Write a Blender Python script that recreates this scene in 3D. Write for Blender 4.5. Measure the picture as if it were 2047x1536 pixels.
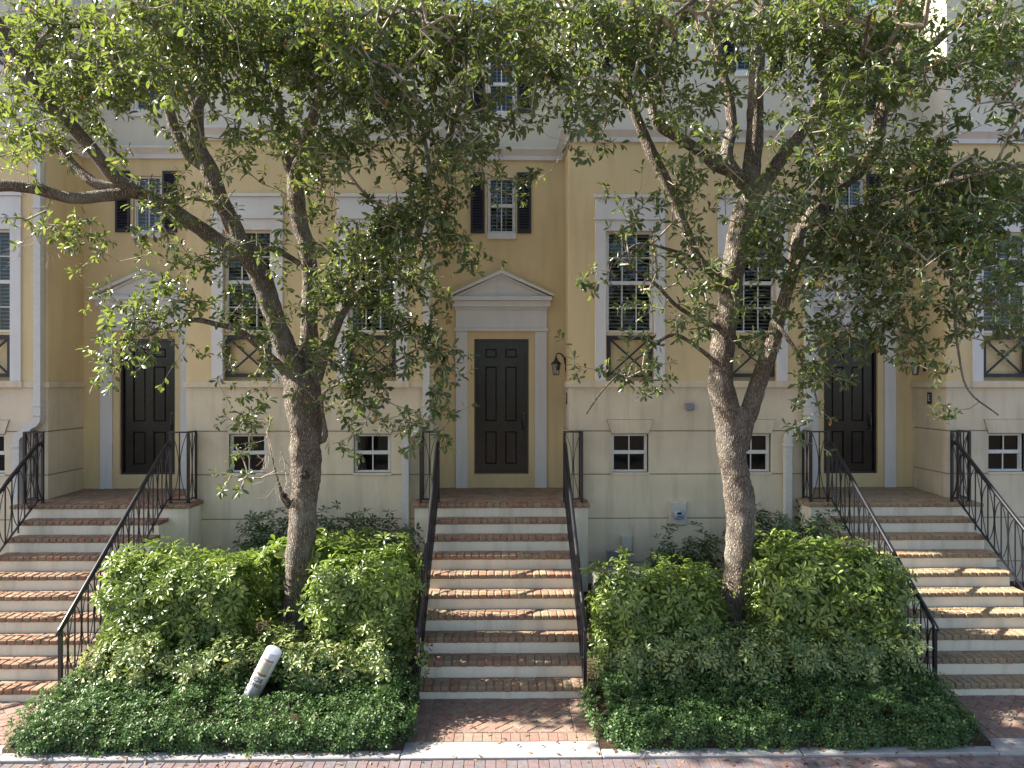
import bpy, math, random
import numpy as np
from mathutils import Vector, Matrix, noise

random.seed(7); RNG = np.random.default_rng(11)
for o in list(bpy.data.objects): bpy.data.objects.remove(o, do_unlink=True)
scene = bpy.context.scene
COL = scene.collection

# ------------------------------------------------------------------ camera
CAMY, CAMZ, F, TH = -11.66, 3.81, 1440.0, 0.0146
cam_d = bpy.data.cameras.new('camera'); cam = bpy.data.objects.new('camera', cam_d); COL.objects.link(cam)
cam_d.sensor_width = 36; cam_d.lens = F/2047*36; cam_d.clip_start = 0.05; cam_d.clip_end = 2000
cam.location = (0, CAMY, CAMZ); cam.rotation_euler = (math.radians(90), 0, -TH)
scene.camera = cam
scene.render.resolution_x = 1024; scene.render.resolution_y = 768

# ------------------------------------------------------------------ light
SUN_EL, SUN_AZ = 38.0, 6.2            # from the left, a few degrees behind the facade line
world = bpy.data.worlds.new('World'); scene.world = world; world.use_nodes = True
wn = world.node_tree; bg = wn.nodes['Background']
sky = wn.nodes.new('ShaderNodeTexSky'); sky.sky_type = 'NISHITA'; sky.sun_disc = False
sky.sun_elevation = math.radians(SUN_EL); sky.sun_rotation = math.radians(-90+SUN_AZ)
sky.air_density = 1.0; sky.dust_density = 2.0; sky.ozone_density = 1.0
wn.links.new(sky.outputs[0], bg.inputs['Color']); bg.inputs['Strength'].default_value = 0.08
sl = bpy.data.lights.new('sun', 'SUN'); sl.energy = 5.0; sl.angle = math.radians(0.53); sl.color = (1.0, .93, .82)
so = bpy.data.objects.new('sun', sl); COL.objects.link(so)
ce, ca = math.radians(SUN_EL), math.radians(SUN_AZ)
SUN = Vector((-math.cos(ca)*math.cos(ce), math.sin(ca)*math.cos(ce), math.sin(ce)))
so.rotation_euler = SUN.to_track_quat('Z', 'Y').to_euler()
scene.view_settings.view_transform = 'Standard'; scene.view_settings.look = 'None'
scene.view_settings.exposure = 1.98; scene.view_settings.gamma = 1

# ------------------------------------------------------------------ helpers
def W(u, v, D):
    xc = (u-1023.0)/F*D
    return Vector((xc*math.cos(TH)+D*math.sin(TH), CAMY+D*math.cos(TH)-xc*math.sin(TH), CAMZ-(v-768.0)/F*D))

def tag(o, label=None, cat=None, group=None, kind=None):
    if label: o['label'] = label
    if cat: o['category'] = cat
    if group: o['group'] = group
    if kind: o['kind'] = kind
    return o
def empty(name, loc=(0, 0, 0), rz=0):
    o = bpy.data.objects.new(name, None); COL.objects.link(o); o.location = loc; o.rotation_euler = (0, 0, rz); return o
def copy_tree(o, parent=None):
    c = o.copy(); COL.objects.link(c)
    c.parent = parent
    for ch in list(o.children): copy_tree(ch, c)
    return c

class MB:
    """collects polygons, builds one mesh object"""
    def __init__(s): s.v = []; s.f = []; s.r = []; s.smooth = False; s.T = None
    def add(s, vs, fs, rnd=None):
        b = len(s.v)
        if s.T is not None: vs = [s.T @ Vector(p) for p in vs]
        s.v += [tuple(p) for p in vs]; s.f += [tuple(i+b for i in f) for f in fs]
        r = random.random() if rnd is None else rnd
        s.r += [r]*len(vs)
    def box(s, x0, x1, y0, y1, z0, z1, bev=0.0, rnd=None):
        if x0 > x1: x0, x1 = x1, x0
        if y0 > y1: y0, y1 = y1, y0
        if z0 > z1: z0, z1 = z1, z0
        if bev <= 0:
            vs = [(x, y, z) for z in (z0, z1) for y in (y0, y1) for x in (x0, x1)]
            s.add(vs, [(0, 2, 3, 1), (4, 5, 7, 6), (0, 1, 5, 4), (2, 6, 7, 3), (0, 4, 6, 2), (1, 3, 7, 5)], rnd); return
        b = min(bev, (x1-x0)*.45, (y1-y0)*.45, (z1-z0)*.45)
        vs = []; idx = {}
        for ix, sx in ((0, -1), (1, 1)):
            for iy, sy in ((0, -1), (1, 1)):
                for iz, sz in ((0, -1), (1, 1)):
                    X = (x0, x1)[ix]; Y = (y0, y1)[iy]; Z = (z0, z1)[iz]
                    idx[(ix, iy, iz, 'x')] = len(vs); vs.append((X, Y-sy*b, Z-sz*b))
                    idx[(ix, iy, iz, 'y')] = len(vs); vs.append((X-sx*b, Y, Z-sz*b))
                    idx[(ix, iy, iz, 'z')] = len(vs); vs.append((X-sx*b, Y-sy*b, Z))
        g = lambda a, b_, c, k: idx[(a, b_, c, k)]
        fs = []
        for a in (0, 1):
            q = [g(a, 0, 0, 'x'), g(a, 1, 0, 'x'), g(a, 1, 1, 'x'), g(a, 0, 1, 'x')]; fs.append(q if a else q[::-1])
            q = [g(0, a, 0, 'y'), g(1, a, 0, 'y'), g(1, a, 1, 'y'), g(0, a, 1, 'y')]; fs.append(q[::-1] if a else q)
            q = [g(0, 0, a, 'z'), g(1, 0, a, 'z'), g(1, 1, a, 'z'), g(0, 1, a, 'z')]; fs.append(q if a else q[::-1])
            for c in (0, 1):
                fs.append([g(a, c, 0, 'x'), g(a, c, 1, 'x'), g(a, c, 1, 'y'), g(a, c, 0, 'y')])
                fs.append([g(a, 0, c, 'x'), g(a, 1, c, 'x'), g(a, 1, c, 'z'), g(a, 0, c, 'z')])
                fs.append([g(0, a, c, 'y'), g(1, a, c, 'y'), g(1, a, c, 'z'), g(0, a, c, 'z')])
                for d in (0, 1): fs.append([g(a, c, d, 'x'), g(a, c, d, 'y'), g(a, c, d, 'z')])
        s.add(vs, fs, rnd)
    def quad(s, a, b, c, d, rnd=None): s.add([a, b, c, d], [(0, 1, 2, 3)], rnd)
    def tube(s, pts, rad, n=8, cap=True, rough=0.0, sq=False, rnd=None):
        pts = [Vector(p) for p in pts]
        if not hasattr(rad, '__len__'): rad = [rad]*len(pts)
        t = (pts[1]-pts[0]).normalized()
        ref = Vector((0, 0, 1)) if abs(t.z) < .9 else Vector((1, 0, 0))
        a = t.cross(ref).normalized(); vs = []; fs = []
        for i, p in enumerate(pts):
            if i == 0: t = pts[1]-pts[0]
            elif i == len(pts)-1: t = pts[-1]-pts[-2]
            else: t = pts[i+1]-pts[i-1]
            t = t.normalized(); a = (a-t*a.dot(t)).normalized(); b = t.cross(a)
            for k in range(n):
                th = 2*math.pi*(k+(.5 if sq else 0))/n
                r = rad[i]*(1.414 if sq else 1)
                d = a*math.cos(th)+b*math.sin(th)
                if rough: r *= 1+rough*noise.noise((p+d*rad[i])*6)+rough*.8*noise.noise((p+d*rad[i])*17)
                vs.append(p+d*r)
        for i in range(len(pts)-1):
            for k in range(n):
                k2 = (k+1) % n
                fs.append((i*n+k, i*n+k2, (i+1)*n+k2, (i+1)*n+k))
        if cap: fs.append(tuple(range(n))[::-1]); fs.append(tuple((len(pts)-1)*n+k for k in range(n)))
        s.add(vs, fs, rnd)
    def bar(s, a, b, w=.012, rnd=None): s.tube([a, b], w/2, 4, sq=True, rnd=rnd)
    def lathe(s, prof, c=(0, 0, 0), n=20, axis='z', rnd=None):
        vs = []; fs = []
        for r, h in prof:
            for k in range(n):
                th = 2*math.pi*k/n; x, y = r*math.cos(th), r*math.sin(th)
                vs.append((c[0]+x, c[1]+y, c[2]+h) if axis == 'z' else (c[0]+x, c[1]-h, c[2]+y))
        for i in range(len(prof)-1):
            for k in range(n):
                k2 = (k+1) % n; fs.append((i*n+k, i*n+k2, (i+1)*n+k2, (i+1)*n+k))
        fs.append(tuple(range(n))[::-1]); fs.append(tuple((len(prof)-1)*n+k for k in range(n)))
        s.add(vs, fs, rnd)
    def prism(s, poly, y0, y1, rnd=None):
        """x,z polygon extruded in y"""
        n = len(poly); vs = [(x, y0, z) for x, z in poly]+[(x, y1, z) for x, z in poly]
        fs = [tuple(range(n)), tuple(range(2*n-1, n-1, -1))]
        for i in range(n): j = (i+1) % n; fs.append((i, i+n, j+n, j))
        s.add(vs, fs, rnd)
    def build(s, name, mat, parent=None, smooth=False, loc=None):
        me = bpy.data.meshes.new(name); me.from_pydata(s.v, [], s.f); me.validate()
        at = me.attributes.new('rnd', 'FLOAT', 'POINT')
        if len(me.vertices) == len(s.r): at.data.foreach_set('value', s.r)
        me.materials.append(mat)
        if smooth: me.polygons.foreach_set('use_smooth', [True]*len(me.polygons))
        o = bpy.data.objects.new(name, me); COL.objects.link(o)
        if parent: o.parent = parent
        if loc: o.location = loc
        return o

# ------------------------------------------------------------------ materials
def newmat(name):
    m = bpy.data.materials.new(name); m.use_nodes = True; nt = m.node_tree
    return m, nt, nt.nodes['Principled BSDF']
def N(nt, t, **k):
    n = nt.nodes.new(t)
    for a, b in k.items(): setattr(n, a, b)
    return n
def ramp(nt, stops, interp='LINEAR'):
    r = N(nt, 'ShaderNodeValToRGB'); cr = r.color_ramp; cr.interpolation = interp
    while len(cr.elements) < len(stops): cr.elements.new(.5)
    for e, (p, c) in zip(cr.elements, stops): e.position = p; e.color = (*c, 1)
    return r
def noise_tex(nt, scale, detail=6, rough=.6, mapping=None, coord='Object'):
    tc = N(nt, 'ShaderNodeTexCoord'); mp = N(nt, 'ShaderNodeMapping')
    nt.links.new(tc.outputs[coord], mp.inputs[0])
    if mapping: mp.inputs['Scale'].default_value = mapping
    n = N(nt, 'ShaderNodeTexNoise'); n.inputs['Scale'].default_value = scale; n.inputs['Detail'].default_value = detail
    n.inputs['Roughness'].default_value = rough
    nt.links.new(mp.outputs[0], n.inputs['Vector']); return n
def mixc(nt, fac, a, b, blend='MIX'):
    m = N(nt, 'ShaderNodeMix'); m.data_type = 'RGBA'; m.blend_type = blend
    for sock, val in ((m.inputs[0], fac), (m.inputs[6], a), (m.inputs[7], b)):
        if isinstance(val, (int, float)): sock.default_value = val
        elif isinstance(val, tuple): sock.default_value = (*val, 1)
        else: nt.links.new(val, sock)
    return m.outputs[2]
def bump(nt, bs, h, strength, dist=.01):
    b = N(nt, 'ShaderNodeBump'); b.inputs['Strength'].default_value = strength; b.inputs['Distance'].default_value = dist
    nt.links.new(h, b.inputs['Height']); nt.links.new(b.outputs[0], bs.inputs['Normal'])

def stucco(name, col, dirt, amt=.35, rough=.9):
    m, nt, bs = newmat(name)
    big = noise_tex(nt, .9, 8, .65); streak = noise_tex(nt, 1.6, 6, .6, (3.0, 3.0, .35))
    fine = noise_tex(nt, 260, 2, .6)
    r1 = ramp(nt, [(.42, (0, 0, 0)), (.72, (1, 1, 1))]); nt.links.new(big.outputs[0], r1.inputs[0])
    r2 = ramp(nt, [(.50, (0, 0, 0)), (.68, (1, 1, 1))]); nt.links.new(streak.outputs[0], r2.inputs[0])
    c = mixc(nt, r1.outputs[0], col, tuple(a*(1-amt)+b*amt for a, b in zip(col, dirt)))
    s = N(nt, 'ShaderNodeMath', operation='MULTIPLY'); nt.links.new(r2.outputs[0], s.inputs[0]); s.inputs[1].default_value = amt
    c = mixc(nt, s.outputs[0], c, dirt)
    nt.links.new(c, bs.inputs['Base Color']); bs.inputs['Roughness'].default_value = rough
    bs.inputs['Specular IOR Level'].default_value = .25
    mid = noise_tex(nt, 14, 5, .6); ad = N(nt, 'ShaderNodeMath', operation='MULTIPLY_ADD'); nt.links.new(mid.outputs[0], ad.inputs[0]); ad.inputs[1].default_value = 1.2
    nt.links.new(fine.outputs[0], ad.inputs[2]); bump(nt, bs, ad.outputs[0], .45, .006)
    return m
M = {}
M['yellow'] = stucco('yellow stucco', (.67, .535, .30), (.49, .39, .225), .42)
M['cream'] = stucco('cream stucco', (.67, .58, .43), (.40, .345, .25), .5)
M['upper'] = stucco('pale stucco', (.60, .565, .47), (.48, .45, .38), .2)
M['white'] = stucco('white painted trim', (.66, .655, .64), (.46, .44, .40), .24, .6)
M['riser'] = stucco('painted riser', (.78, .71, .57), (.44, .39, .30), .45)
def metal(name, col, rough=.35, spec=.5, nz=.1):
    m, nt, bs = newmat(name)
    n = noise_tex(nt, 30, 4); c = mixc(nt, n.outputs[0], tuple(a*.75 for a in col), tuple(a*1.2 for a in col))
    nt.links.new(c, bs.inputs['Base Color']); bs.inputs['Roughness'].default_value = rough
    bs.inputs['Specular IOR Level'].default_value = spec
    bump(nt, bs, n.outputs[0], nz, .002); return m
M['iron'] = metal('black painted iron', (.012, .012, .016), .28, .6)
M['shutter'] = metal('charcoal louvre paint', (.025, .024, .032), .45, .4)
M['frame'] = metal('window frame paint', (.62, .62, .59), .45, .4)
M['spout'] = metal('white aluminium pipe', (.56, .555, .52), .45, .4)
M['grey'] = metal('grey plastic', (.22, .22, .25), .5, .4)
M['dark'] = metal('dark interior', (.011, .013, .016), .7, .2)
M['slat'] = metal('plantation blind', (.55, .55, .52), .5, .3)
M['brass'] = metal('aged bronze', (.10, .085, .065), .4, .6)
M['meterbox'] = metal('painted meter box', (.50, .475, .40), .6, .3)
M['soilbrown'] = None
def door_mat():
    m, nt, bs = newmat('weathered black door paint')
    n = noise_tex(nt, 2.2, 7, .65, (1.5, 1.5, .8)); r = ramp(nt, [(.36, (.003, .003, .0035)), (.54, (.008, .0085, .0085)), (.76, (.026, .027, .024))])
    nt.links.new(n.outputs[0], r.inputs[0]); nt.links.new(r.outputs[0], bs.inputs['Base Color'])
    bs.inputs['Roughness'].default_value = .2; bs.inputs['Specular IOR Level'].default_value = .45
    n2 = noise_tex(nt, 8, 3, .5, (1, 1, .25)); bump(nt, bs, n2.outputs[0], .25, .01); return m
M['door'] = door_mat()
def glass_mat(name='window glass', tint=(.9, .95, 1)):
    m = bpy.data.materials.new(name); m.use_nodes = True; nt = m.node_tree; nt.nodes.clear()
    out = N(nt, 'ShaderNodeOutputMaterial'); tr = N(nt, 'ShaderNodeBsdfTransparent'); gl = N(nt, 'ShaderNodeBsdfGlossy')
    tr.inputs[0].default_value = (.75, .8, .8, 1); gl.inputs['Roughness'].default_value = .02; gl.inputs[0].default_value = (*tint, 1)
    fr = N(nt, 'ShaderNodeFresnel'); fr.inputs[0].default_value = 1.5
    mx = N(nt, 'ShaderNodeMixShader'); nt.links.new(fr.outputs[0], mx.inputs[0]); nt.links.new(tr.outputs[0], mx.inputs[1]); nt.links.new(gl.outputs[0], mx.inputs[2])
    n = noise_tex(nt, 1.3, 2); b = N(nt, 'ShaderNodeBump'); b.inputs['Strength'].default_value = .06; b.inputs['Distance'].default_value = .05
    nt.links.new(n.outputs[0], b.inputs['Height']); nt.links.new(b.outputs[0], gl.inputs['Normal'])
    nt.links.new(mx.outputs[0], out.inputs[0]); return m
M['glass'] = glass_mat()
def brick_mat(name, stops, dust=(.32, .26, .18)):
    m, nt, bs = newmat(name)
    at = N(nt, 'ShaderNodeAttribute', attribute_name='rnd')
    r = ramp(nt, stops); nt.links.new(at.outputs['Fac'], r.inputs[0])
    n1 = noise_tex(nt, 26, 6, .7); n2 = noise_tex(nt, 90, 4, .6); n3 = noise_tex(nt, 2.1, 4)
    r1 = ramp(nt, [(.38, (.45, .42, .38)), (.6, (1, 1, 1)), (.78, (1.35, 1.3, 1.15))]); nt.links.new(n1.outputs[0], r1.inputs[0])
    c = mixc(nt, .75, r.outputs[0], r1.outputs[0], 'MULTIPLY')
    r3 = ramp(nt, [(.52, (0, 0, 0)), (.8, (1, 1, 1))]); nt.links.new(n3.outputs[0], r3.inputs[0])
    c = mixc(nt, r3.outputs[0], c, (.13, .115, .085))
    n4 = noise_tex(nt, 9, 6, .7); r4 = ramp(nt, [(.36, (.10, .10, .10)), (.70, (.66, .66, .66))]); nt.links.new(n4.outputs[0], r4.inputs[0])
    c = mixc(nt, r4.outputs[0], c, dust)
    nt.links.new(c, bs.inputs['Base Color']); bs.inputs['Roughness'].default_value = .85; bs.inputs['Specular IOR Level'].default_value = .3
    bump(nt, bs, n2.outputs[0], .7, .006); return m
M['groove'] = stucco('dirty shaded groove', (.32, .28, .21), (.20, .17, .13), .4)  # groove dirt, darkened further so the recess reads as shaded
M['brick_red'] = brick_mat('old red brick', [(0, (.25, .095, .06)), (.3, (.31, .135, .08)), (.55, (.22, .12, .08)), (.8, (.34, .19, .11)), (1, (.32, .235, .14))])
M['brick_orange'] = brick_mat('old orange brick', [(0, (.27, .10, .06)), (.25, (.33, .15, .085)), (.5, (.26, .145, .09)), (.75, (.35, .22, .125)), (1, (.32, .25, .15))])
M['brick_tan'] = brick_mat('old tan brick', [(0, (.30, .16, .09)), (.3, (.34, .22, .12)), (.6, (.38, .27, .15)), (.85, (.32, .25, .145)), (1, (.40, .31, .19))])
M['brick_walk'] = brick_mat('worn walk brick', [(0, (.24, .12, .095)), (.3, (.29, .155, .12)), (.6, (.23, .145, .12)), (.85, (.31, .21, .15)), (1, (.30, .24, .175))], (.25, .20, .165))
M['paver'] = brick_mat('street paver', [(0, (.17, .11, .11)), (.35, (.20, .13, .13)), (.65, (.13, .12, .135)), (1, (.19, .16, .17))], (.17, .145, .15))
def road_mat():
    m, nt, bs = newmat('street paving'); tc = N(nt, 'ShaderNodeTexCoord'); bk = N(nt, 'ShaderNodeTexBrick')
    nt.links.new(tc.outputs['Object'], bk.inputs['Vector']); bk.inputs['Scale'].default_value = 1
    bk.inputs['Brick Width'].default_value = .215; bk.inputs['Row Height'].default_value = .108; bk.inputs['Mortar Size'].default_value = .005
    bk.inputs['Color1'].default_value = (.19, .13, .13, 1); bk.inputs['Color2'].default_value = (.14, .125, .135, 1); bk.inputs['Mortar'].default_value = (.07, .065, .06, 1)
    n = noise_tex(nt, 3, 6); nt.links.new(mixc(nt, .5, bk.outputs['Color'], n.outputs['Color'], 'SOFT_LIGHT'), bs.inputs['Base Color']); bs.inputs['Roughness'].default_value = .85
    bump(nt, bs, bk.outputs['Fac'], -.4, .004); return m
M['road'] = road_mat()
def simple(name, c1, c2, scale, rough=.9, bs_=.4, bd=.01):
    m, nt, bs = newmat(name); n = noise_tex(nt, scale, 8, .65); n2 = noise_tex(nt, scale*12, 4)
    r = ramp(nt, [(.3, c1), (.7, c2)]); nt.links.new(n.outputs[0], r.inputs[0])
    nt.links.new(r.outputs[0], bs.inputs['Base Color']); bs.inputs['Roughness'].default_value = rough
    bs.inputs['Specular IOR Level'].default_value = .25
    bump(nt, bs, n2.outputs[0], bs_, bd); return m
M['mortar'] = simple('mortar', (.12, .105, .09), (.22, .195, .165), 9)
M['soil'] = simple('mulch soil', (.035, .024, .016), (.10, .065, .04), 14, .95, .9, .03)
M['concrete'] = simple('kerb concrete', (.22, .22, .22), (.34, .33, .325), 5, .9, .4, .006)
M['stem'] = simple('shrub stem', (.16, .12, .08), (.30, .25, .18), 14)
M['twig'] = simple('oak twig', (.22, .175, .135), (.46, .40, .33), 10)
M['roof'] = simple('roof', (.2, .12, .08), (.3, .18, .12), 4)
def bark_mat():
    m, nt, bs = newmat('oak bark')
    n = noise_tex(nt, 1, 5, .7, (30, 30, 9)); tc = N(nt, 'ShaderNodeTexCoord'); mp = N(nt, 'ShaderNodeMapping')
    mp.inputs['Scale'].default_value = (55, 55, 13); nt.links.new(tc.outputs['Object'], mp.inputs[0])
    nz = noise_tex(nt, 5, 3); ad = N(nt, 'ShaderNodeVectorMath', operation='MULTIPLY_ADD')
    nt.links.new(nz.outputs['Color'], ad.inputs[0]); ad.inputs[1].default_value = (3.5, 3.5, 3.5); nt.links.new(mp.outputs[0], ad.inputs[2])
    vo = N(nt, 'ShaderNodeTexVoronoi'); vo.feature = 'DISTANCE_TO_EDGE'; vo.inputs['Scale'].default_value = 1; nt.links.new(ad.outputs[0], vo.inputs['Vector'])
    r = ramp(nt, [(.0, (.07, .052, .038)), (.16, (.22, .18, .145)), (.5, (.41, .36, .30))]); nt.links.new(vo.outputs['Distance'], r.inputs[0])
    big = noise_tex(nt, 2.6, 6, .65); rb = ramp(nt, [(.48, (0, 0, 0)), (.66, (1, 1, 1))]); nt.links.new(big.outputs[0], rb.inputs[0])
    c = mixc(nt, rb.outputs[0], r.outputs[0], mixc(nt, .5, r.outputs[0], (.36, .35, .31)))
    li = noise_tex(nt, 7, 6, .7); rl = ramp(nt, [(.58, (0, 0, 0)), (.68, (.55, .55, .55))]); nt.links.new(li.outputs[0], rl.inputs[0])
    c = mixc(nt, rl.outputs[0], c, (.17, .19, .10))
    nt.links.new(c, bs.inputs['Base Color']); bs.inputs['Roughness'].default_value = .92; bs.inputs['Specular IOR Level'].default_value = .2
    mh = N(nt, 'ShaderNodeMath', operation='MULTIPLY_ADD'); nt.links.new(n.outputs[0], mh.inputs[0]); mh.inputs[1].default_value = .5
    mn = N(nt, 'ShaderNodeMath', operation='MINIMUM'); nt.links.new(vo.outputs['Distance'], mn.inputs[0]); mn.inputs[1].default_value = .35
    nt.links.new(mn.outputs[0], mh.inputs[2]); bump(nt, bs, mh.outputs[0], 1.0, .05); return m
M['bark'] = bark_mat()
def leaf_mat(name, stops, trans=(.30, .42, .04), tf=.3, rough=.30, spec=.6, vein=None):
    m = bpy.data.materials.new(name); m.use_nodes = True; nt = m.node_tree; bs = nt.nodes['Principled BSDF']; out = nt.nodes['Material Output']
    at = N(nt, 'ShaderNodeAttribute', attribute_name='rnd'); r = ramp(nt, stops); nt.links.new(at.outputs['Fac'], r.inputs[0])
    ge = N(nt, 'ShaderNodeNewGeometry')
    c = mixc(nt, .25, r.outputs[0], (.16, .17, .10))
    c = mixc(nt, ge.outputs['Backfacing'], r.outputs[0], c)
    if vein:
        n = noise_tex(nt, 30, 2); rr = ramp(nt, [(.45, (0, 0, 0)), (.55, (1, 1, 1))]); nt.links.new(n.outputs[0], rr.inputs[0])
        c = mixc(nt, rr.outputs[0], c, vein)
    nt.links.new(c, bs.inputs['Base Color']); bs.inputs['Roughness'].default_value = rough; bs.inputs['Specular IOR Level'].default_value = spec
    tl = N(nt, 'ShaderNodeBsdfTranslucent')
    tcol = mixc(nt, .5, r.outputs[0], trans, 'ADD'); nt.links.new(tcol, tl.inputs[0])
    mx = N(nt, 'ShaderNodeMixShader'); mx.inputs[0].default_value = tf
    nt.links.new(bs.outputs[0], mx.inputs[1]); nt.links.new(tl.outputs[0], mx.inputs[2]); nt.links.new(mx.outputs[0], out.inputs[0]); return m
M['oakleaf'] = leaf_mat('live oak leaf', [(0, (.022, .042, .02)), (.4, (.052, .083, .034)), (.75, (.095, .14, .05)), (.93, (.18, .22, .06)), (.975, (.24, .26, .05)), (1, (.26, .12, .04))], (.34, .42, .02), .36)
M['scheff'] = leaf_mat('umbrella shrub leaf', [(0, (.06, .10, .022)), (.5, (.14, .20, .04)), (.85, (.22, .28, .055)), (1, (.24, .29, .06))], (.2, .35, .02), .28)
M['scheff_dark'] = leaf_mat('dark shrub leaf', [(0, (.025, .048, .02)), (.6, (.05, .085, .03)), (.9, (.07, .12, .04)), (1, (.16, .2, .06))], (.12, .22, .02), .22)  # darker green leaves for the shrubs along the wall
M['varieg'] = leaf_mat('variegated shrub leaf', [(0, (.05, .11, .03)), (.4, (.12, .18, .05)), (.7, (.34, .37, .13)), (1, (.50, .50, .22))], (.3, .35, .08), .28, vein=(.07, .13, .035))
M['lowleaf'] = leaf_mat('low hedge leaf', [(0, (.03, .065, .022)), (.55, (.06, .12, .038)), (.88, (.11, .18, .055)), (1, (.15, .2, .06))], (.12, .25, .02), .22, .42, .35)
M['dryleaf'] = leaf_mat('dry leaf', [(0, (.12, .06, .03)), (.5, (.2, .11, .05)), (1, (.3, .18, .08))], (.2, .1, .03), .15, .6)

# ------------------------------------------------------------------ leaf meshes
def unit(a): return a/np.maximum(np.linalg.norm(a, axis=1, keepdims=True), 1e-9)
HI = np.array([(0, 0, 0), (.3, .26, .05), (.3, 0, -.02), (.3, -.26, .05), (.66, .5, .02), (.66, 0, -.06), (.66, -.5, .02), (.9, .3, -.07), (.9, 0, -.13), (.9, -.3, -.07), (1, 0, -.19)], float)
HIF = [(0, 2, 1), (0, 3, 2), (1, 2, 5, 4), (2, 3, 6, 5), (4, 5, 8, 7), (5, 6, 9, 8), (7, 8, 10), (8, 9, 10)]
LO = np.array([(0, 0, 0), (.55, .5, .04), (.55, 0, -.04), (.55, -.5, .04), (1, 0, -.14)], float)
LOF = [(0, 2, 1), (0, 3, 2), (1, 2, 4), (2, 3, 4)]
def leaf_object(name, mat, pos, d, nrm, ln, wd, rnd, parent=None, hi=True, curl=1.0):
    T, TF = (HI, HIF) if hi else (LO, LOF)
    n = len(pos); d = unit(d); s = unit(np.cross(nrm, d)); nn = np.cross(d, s)
    k = len(T)
    V = (pos[:, None, :] + d[:, None, :]*(T[None, :, 0, None]*ln[:, None, None])
         + s[:, None, :]*(T[None, :, 1, None]*wd[:, None, None])
         + nn[:, None, :]*(T[None, :, 2, None]*ln[:, None, None]*curl))
    V = V.reshape(-1, 3).astype(np.float32)
    lt = np.array([len(f) for f in TF]); flat = np.concatenate([np.array(f) for f in TF])
    L = (np.arange(n)[:, None]*k + flat[None, :]).ravel().astype(np.int32)
    tot = np.tile(lt, n).astype(np.int32); st = np.concatenate([[0], np.cumsum(tot)[:-1]]).astype(np.int32)
    me = bpy.data.meshes.new(name); me.vertices.add(len(V)); me.vertices.foreach_set('co', V.ravel())
    me.loops.add(len(L)); me.loops.foreach_set('vertex_index', L)
    me.polygons.add(len(tot)); me.polygons.foreach_set('loop_start', st)
    try: me.polygons.foreach_set('loop_total', tot)
    except Exception: pass
    me.update(calc_edges=True)
    a = me.attributes.new('rnd', 'FLOAT', 'POINT'); a.data.foreach_set('value', np.repeat(rnd, k).astype(np.float32))
    me.polygons.foreach_set('use_smooth', np.ones(len(tot), bool))
    me.materials.append(mat)
    o = bpy.data.objects.new(name, me); COL.objects.link(o)
    if parent: o.parent = parent
    return o
def twig_object(name, mat, A, B, ra, rb, parent=None):
    A = np.array(A); B = np.array(B); n = len(A); d = unit(B-A)
    ref = np.where(np.abs(d[:, 2:3]) < .9, np.array([[0, 0, 1.]]), np.array([[1., 0, 0]]))
    s = unit(np.cross(d, ref)); t = np.cross(d, s); V = []
    for k in range(4):
        th = math.pi/2*k; dirn = s*math.cos(th)+t*math.sin(th); V.append(A+dirn*ra[:, None])
    for k in range(4):
        th = math.pi/2*k; dirn = s*math.cos(th)+t*math.sin(th); V.append(B+dirn*rb[:, None])
    V = np.stack(V, 1).reshape(-1, 3).astype(np.float32)
    fl = np.array([0, 1, 5, 4, 1, 2, 6, 5, 2, 3, 7, 6, 3, 0, 4, 7])
    L = (np.arange(n)[:, None]*8+fl[None]).ravel().astype(np.int32); tot = np.full(n*4, 4, np.int32); st = (np.arange(n*4)*4).astype(np.int32)
    me = bpy.data.meshes.new(name); me.vertices.add(len(V)); me.vertices.foreach_set('co', V.ravel())
    me.loops.add(len(L)); me.loops.foreach_set('vertex_index', L); me.polygons.add(len(tot)); me.polygons.foreach_set('loop_start', st)
    try: me.polygons.foreach_set('loop_total', tot)
    except Exception: pass
    me.update(calc_edges=True); me.polygons.foreach_set('use_smooth', np.ones(len(tot), bool)); me.materials.append(mat)
    o = bpy.data.objects.new(name, me); COL.objects.link(o)
    if parent: o.parent = parent
    return o

P_, RH, BAYX0, BAYX1, REC = 6.17, 1.10, 1.10, 5.07, .98     # house pitch, half recess, bay extent, recess depth
STEP_H, STEP_D = .2009, .2703
LANDY, LANDZ = -.51, 1.945
def soil_z(y): return .04+max(0, min(1, (y+4.25)/2.3))*.54
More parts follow.
